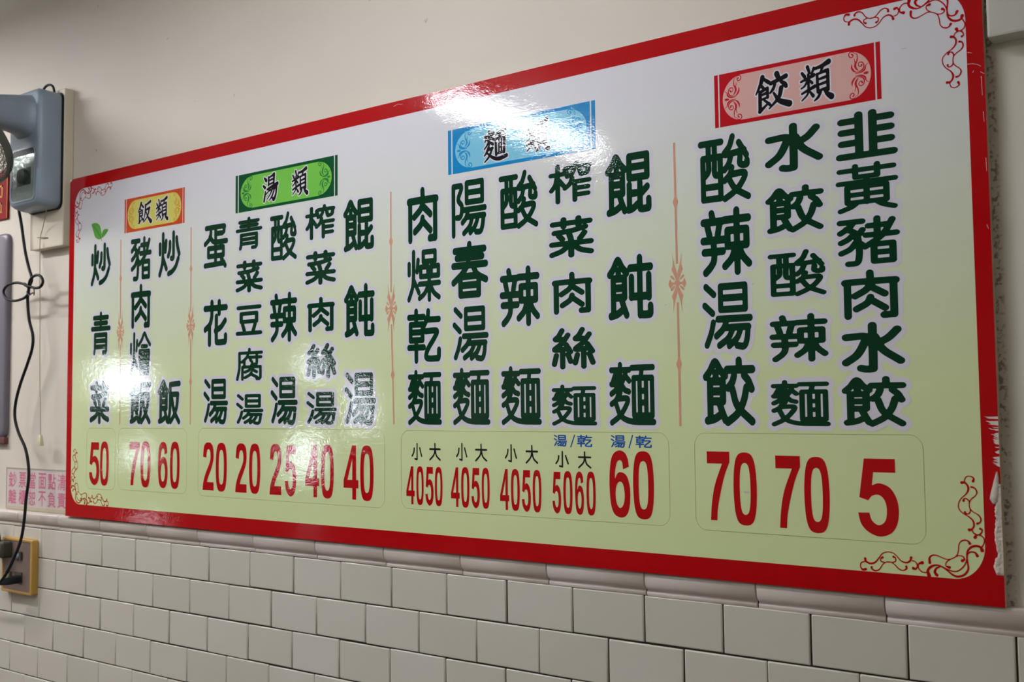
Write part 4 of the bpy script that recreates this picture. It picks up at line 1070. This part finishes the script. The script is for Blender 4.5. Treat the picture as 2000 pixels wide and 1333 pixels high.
# cable loop on top and plug lead under the body
fpart(tube('top_loop', [(-.118, -.020, Z0 + 1.215), (-.119, -.020, Z0 + 1.236), (-.105, -.019, Z0 + 1.249), (-.085, -.018, Z0 + 1.250), (-.068, -.017, Z0 + 1.240), (-.062, -.016, Z0 + 1.215)], .0036, M['fan_dark'], fan, 'black cable loop'))
M['cord'] = mat('pull_cord', (172, 158, 124), rough=.8)
M['cord_tip'] = mat('cord_tip', (206, 200, 168), rough=.5)
cordp = [[-4.46,-4.5,87.48],[-7.82,-3.0,85.56],[-11.38,-1.7,82.82],[-12.59,-1.6,80.7],[-12.96,-1.5,78.03],[-13.4,-1.2,75.08],[-13.12,-1.2,66.0],[-13.06,-1.0,52.5],[-12.61,-1.0,37.55],[-12.02,-1.0,27.15],[-11.87,-1.0,22.27]]
fpart(tube('pull_cord', [(x / 100, y / 100, Z0 + z / 100) for x, y, z in cordp], .0012, M['cord'], fan, 'thin beige pull cord', n=6))
x, y, z = [v / 100 for v in cordp[-1]]
bm = bmesh.new()
for (zz_, hw_) in ((z + .004, .0045), (z + .001, .006), (z - .026, .0105), (z - .028, .0098)):
    pass
prof_ = ((z + .004, .0042), (z + .001, .0058), (z - .026, .0100), (z - .0275, .0090))
fpart(loft('cord_handle', [[(x + sx * h_, y + sy * h_ * .6, Z0 + zz_) for sx, sy in ((1, 1), (-1, 1), (-1, -1), (1, -1))] for zz_, h_ in prof_], M['cord_tip'], fan, 'small pale cord handle'))

# black power cable with two tied loops, down to the socket
M['rubber'] = mat('black_cable', (9, 12, 17), rough=.55, spec=.3)
M['tie'] = mat('cable_tie', (30, 22, 22), rough=.5)
cab = [[-22.84,-3.0,91.44],[-22.19,-3.0,89.2],[-21.34,-2.6,84.86],[-19.81,-2.2,77.09],[-18.03,-2.0,72.08],[-15.51,-2.4,68.35],[-16.47,-2.6,65.84],[-17.93,-2.2,62.49],[-17.25,-2.0,56.42],[-15.15,-2.0,51.8],[-15.31,-2.0,48.06],[-17.68,-2.0,43.64],[-21.44,-2.0,37.71],[-23.83,-2.0,32.46],[-24.25,-2.0,27.92],[-22.1,-2.0,23.41],[-18.28,-2.0,18.96],[-16.46,-2.0,14.54],[-15.69,-2.2,10.14],[-16.16,-2.6,4.25],[-16.11,-3.0,-0.86],[-16.85,-3.4,-6.73],[-18.01,-4.5,-11.8],[-21.57,-5.5,-17.81],[-26.76,-6.0,-22.18]]
cable = tube('power_cable', [(x / 100, y / 100, Z0 + z / 100) for x, y, z in cab], .0043, M['rubber'], n=12)
cable['label'] = 'black power cable hanging from the fan with two tied loops'; cable['category'] = 'cable'
for nm_, lp in (('left_loop', [[-16.75,-2.6,65.86],[-18.32,-3.0,66.85],[-21.18,-3.0,67.52],[-24.05,-3.0,67.74],[-27.53,-3.0,67.4],[-29.83,-3.0,66.18],[-29.78,-3.0,64.63],[-27.97,-3.0,63.27],[-24.45,-3.0,62.42],[-21.01,-3.0,62.49],[-18.19,-3.0,62.91],[-15.7,-3.0,64.09]]), ('right_loop', [[-15.99,-3.0,64.56],[-15.07,-3.4,67.02],[-13.73,-3.4,68.41],[-11.54,-3.4,68.98],[-9.33,-3.4,68.66],[-7.94,-3.4,67.5],[-7.9,-3.4,66.31],[-9.23,-3.4,65.38],[-11.69,-3.4,65.26],[-15.12,-3.2,65.98]])):
    tube('cable_loop', [(x / 100, y / 100, Z0 + z / 100) for x, y, z in lp], .0040, M['rubber'], cable)
tp = [[[-16.43,-4.2,67.05],[-15.0,-4.2,66.19],[-12.77,-4.2,65.72],[-11.08,-4.2,64.85]],[[-11.09,-4.2,65.15],[-10.78,-4.2,63.79],[-11.03,-4.2,63.06]],[[-14.94,-4.2,64.39],[-13.52,-4.2,63.24],[-11.88,-4.2,63.87]],[[-12.69,-4.2,63.48],[-11.05,-4.2,63.81]],[[-15.83,-4.2,65.95],[-16.43,-4.2,67.05],[-15.02,-4.2,66.64]]]
for i, pp in enumerate(tp):
    tube('cable_tie', [(x / 100, y / 100, Z0 + z / 100) for x, y, z in pp], .0016, M['tie'], cable, 'thin twisted tie', n=6)

# ------------------------------------------------------------------ socket plate
M['ochre'] = mat('ochre_plastic', (186, 146, 70), rough=.35, vary=.1, scale=60)
M['brown'] = mat('brown_plate', (132, 112, 104), rough=.4, metal=.25, vary=.1, scale=90)
M['socket'] = mat('dark_socket', (70, 60, 52), rough=.5)
M['blue_key'] = mat('blue_switch', (130, 172, 196), rough=.35)
M['pale_key'] = mat('pale_green_switch', (160, 176, 140), rough=.4)
M['dirty'] = mat('dirty_adapter', (64, 60, 46), rough=.6, vary=.35, scale=120, bump=.4)
ox0, ox1, oz0, oz1 = -.331, -.1605, Z0 - .2395, Z0 - .0790
so = empty('socket_plate', ((ox0 + ox1) / 2, TILE, (oz0 + oz1) / 2), 'brown socket plate with an ochre frame on the tiles at far left', 'socket')
so_off = Vector(so.location)
def sp(o):
    o.matrix_parent_inverse = Matrix.Translation(-so_off)
    return o
fr = bmesh.new()
def ringbox(x0, x1, z0, z1, y, r):
    return [(a, y, b) for a, b in rrect(x0, x1, z0, z1, r, r, 4)]
sp(loft('frame', [ringbox(ox0, ox1, oz0, oz1, TILE - .0007, .006), ringbox(ox0, ox1, oz0, oz1, -.004, .006), ringbox(ox0 + .002, ox1 - .002, oz0 + .002, oz1 - .002, -.006, .005), ringbox(ox0 + .010, ox1 - .010, oz0 + .007, oz1 - .007, -.006, .004), ringbox(ox0 + .011, ox1 - .011, oz0 + .008, oz1 - .008, -.0035, .003)], M['ochre'], so, 'ochre yellow frame', cap=False))
sp(bm_obj('face_plate', box_bm(ox0 + .009, ox1 - .009, -.0045, .008, oz0 + .006, oz1 - .006, .0008), M['brown'], so, 'brown metal face plate'))
def key(xc, zc, m, hw_=.015, hh=.0125, lab=None):
    k = sp(bm_obj('switch', box_bm(xc - hw_, xc + hw_, -.010, -.004, Z0 + zc - hh, Z0 + zc + hh, .0015), M['socket'], so, 'dark switch housing'))
    bm = bmesh.new()
    bmesh.ops.create_uvsphere(bm, u_segments=18, v_segments=10, radius=1)
    for v in bm.verts:
        v.co = Vector((xc - .004 + v.co.x * .0105, -.010 + v.co.y * .006, Z0 + zc + v.co.z * .0105))
    o_ = bm_obj('switch_cap', bm, m, k, lab, smooth=True)
key(-.231, -.128, M['blue_key'], lab='blue switch cap')
key(-.287, -.190, M['pale_key'], lab='pale green switch cap')
sp(bm_obj('outlet', box_bm(-.253, -.215, -.008, -.004, Z0 - .206, Z0 - .176, .001), M['socket'], so, 'dark outlet'))
# black plug pushed into the outlet, tail going to the cable
pl = loft('power_plug', [[(xx + c_ * a_ * .9, yy + s_ * a_ * .1 , Z0 + zz_ + s_ * a_) for c_, s_ in [(math.cos(t * PI / 6) * .25, math.sin(t * PI / 6)) for t in range(12)]] for xx, yy, zz_, a_ in ((-.206, -.012, -.193, .0100), (-.214, -.020, -.193, .0130), (-.226, -.030, -.196, .0125), (-.242, -.034, -.200, .0110), (-.262, -.040, -.204, .0085), (-.285, -.046, -.207, .0055))], M['rubber'], None)
pl['label'] = 'black plug in the lower right outlet of the socket plate'; pl['category'] = 'plug'
tube('plug_lead', [(-.280, -.045, Z0 - .2065), (-.31, -.046, Z0 - .209), (-.345, -.046, Z0 - .212), (-.40, -.045, Z0 - .222)], .0036, M['rubber'], pl)
# dirty adapter with its lead on the upper left of the plate
ad = loft('wall_adapter', [ringbox(-.338, -.272, Z0 - .137, Z0 - .088, -.0062, .008), ringbox(-.338, -.272, Z0 - .137, Z0 - .088, -.030, .008), ringbox(-.332, -.278, Z0 - .131, Z0 - .094, -.036, .008)], M['dirty'], None)
ad['label'] = 'grimy dark olive adapter plugged in at upper left of the socket plate'; ad['category'] = 'adapter'
tube('adapter_lead', [(-.305, -.030, Z0 - .092), (-.306, -.032, Z0 - .070), (-.318, -.030, Z0 - .050), (-.345, -.026, Z0 - .030), (-.38, -.024, Z0 - .010)], [.009, .008, .006, .0045, .004], M['dirty'], ad)

# ------------------------------------------------------------------ paper notice under clear film
M['paper'] = mat('notice_paper', (208, 194, 190), rough=.3, vary=.05, scale=30)
M['film'] = mat('film_edge', (176, 166, 150), rough=.25)
M['pink'] = mat('print_pink', (206, 112, 138), rough=.3)
M['tape'] = mat('yellowed_tape', (196, 184, 160), rough=.3)
nx0, nz0, nz1 = -.356, .002, .1255
nt_ = empty('paper_notice', (nx0, WALL, Z0), 'white paper notice with two rows of pink characters, tucked under the board', 'notice')
def npart(o):
    o.matrix_parent_inverse = Matrix.Translation((-nx0, -WALL, -Z0))
    return o
npart(bm_obj('sheet', box_bm(nx0, -.002, WALL - .0012, WALL - .0002, Z0 + nz0, Z0 + nz1 - .002), M['paper'], nt_, 'white sheet'))
npart(bm_obj('edge_strip', box_bm(nx0 - .004, -.002, WALL - .0020, WALL - .0003, Z0 + nz1 - .003, Z0 + nz1 + .001), M['film'], nt_, 'dull strip along the top'))
npart(bm_obj('side_strip', box_bm(nx0 - .004, nx0, WALL - .0018, WALL - .0003, Z0 + nz0, Z0 + nz1 - .003), M['film'], nt_, 'dull strip along the left'))
npart(bm_obj('bottom_strip', box_bm(nx0, -.002, WALL - .0019, WALL - .0012, Z0 + nz0, Z0 + nz0 + .010), M['tape'], nt_, 'yellowed strip along the bottom'))
for line, z0_, z1_ in (('鈔票當面點清', 6.7, 11.4), ('離櫃恕不負責', 1.7, 6.1)):
    for i, ch in enumerate(line):
        x0_ = [[-34.55,-30.06],[-28.75,-24.74],[-23.26,-19.46],[-17.89,-13.85],[-12.74,-8.66],[-7.64,-3.46]][i]
        o_ = print_obj('character', glyph_segs(ch, [x0_[0], x0_[1], z0_, z1_], 4.6), 0, M['pink'], nt_, 'pink character %s' % ch, h=.0007)
        o_.location = (0, WALL - .0014, Z0)
        npart(o_)

# ------------------------------------------------------------------ red plaque at the left edge
M['red_plaque'] = mat('red_lacquer', (140, 6, 16), rough=.7, spec=.25)
M['gold'] = mat('gold_paint', (196, 140, 62), rough=.35, metal=.4)
pq = empty('red_plaque', (-.45, WALL, Z0 + .97), 'red plaque with gold edge and gold lettering at the left edge', 'plaque')
def pp_(o):
    o.matrix_parent_inverse = Matrix.Translation((.45, -WALL, -(Z0 + .97)))
    return o
pp_(bm_obj('plate', box_bm(-.560, -.3735, .0150, WALL - .0003, Z0 + .893, Z0 + 1.045, .001), M['red_plaque'], pq, 'red plate'))
pp_(bm_obj('gold_edge', box_bm(-.3765, -.3740, .0143, .0152, Z0 + .894, Z0 + 1.044), M['gold'], pq, 'thin gold edge'))
bm = bmesh.new()
for x0_, x1_, z0_, z1_ in ((-.440, -.402, .995, 1.001), (-.408, -.402, .965, 1.001), (-.440, -.402, .962, .968), (-.436, -.406, .940, .946), (-.412, -.406, .918, .946), (-.438, -.404, .914, .920)):
    box_bm(x0_, x1_, .0142, .0152, Z0 + z0_, Z0 + z1_, bm=bm)
pp_(bm_obj('lettering', bm, M['gold'], pq, 'gold strokes'))

# ------------------------------------------------------------------ grey casing at the lower left edge
M['casing'] = mat('purple_grey_casing', (108, 102, 112), rough=.4, vary=.12, scale=14)
M['casing_red'] = mat('dull_red_base', (96, 52, 52), rough=.5)
cs = empty('wall_cabinet', (-.42, WALL, Z0 + .5), 'purple grey rounded wall cabinet cut off by the left edge', 'cabinet')
def cp(o):
    o.matrix_parent_inverse = Matrix.Translation((.42, -WALL, -(Z0 + .5)))
    return o
def cring(i, y):
    return [(x, y, Z0 + z) for x, z in rrect(-.56 + i, -.352 - i, .215 + i, .845 - i, .022, .03, 6)]
cp(loft('casing', [cring(0, WALL - .0004), cring(0, .012), cring(.003, .008), cring(.010, .006)], M['casing'], cs))
cp(bm_obj('base', box_bm(-.555, -.354, .008, WALL - .0004, Z0 + .196, Z0 + .218, .004), M['casing_red'], cs, 'dull red lower edge'))
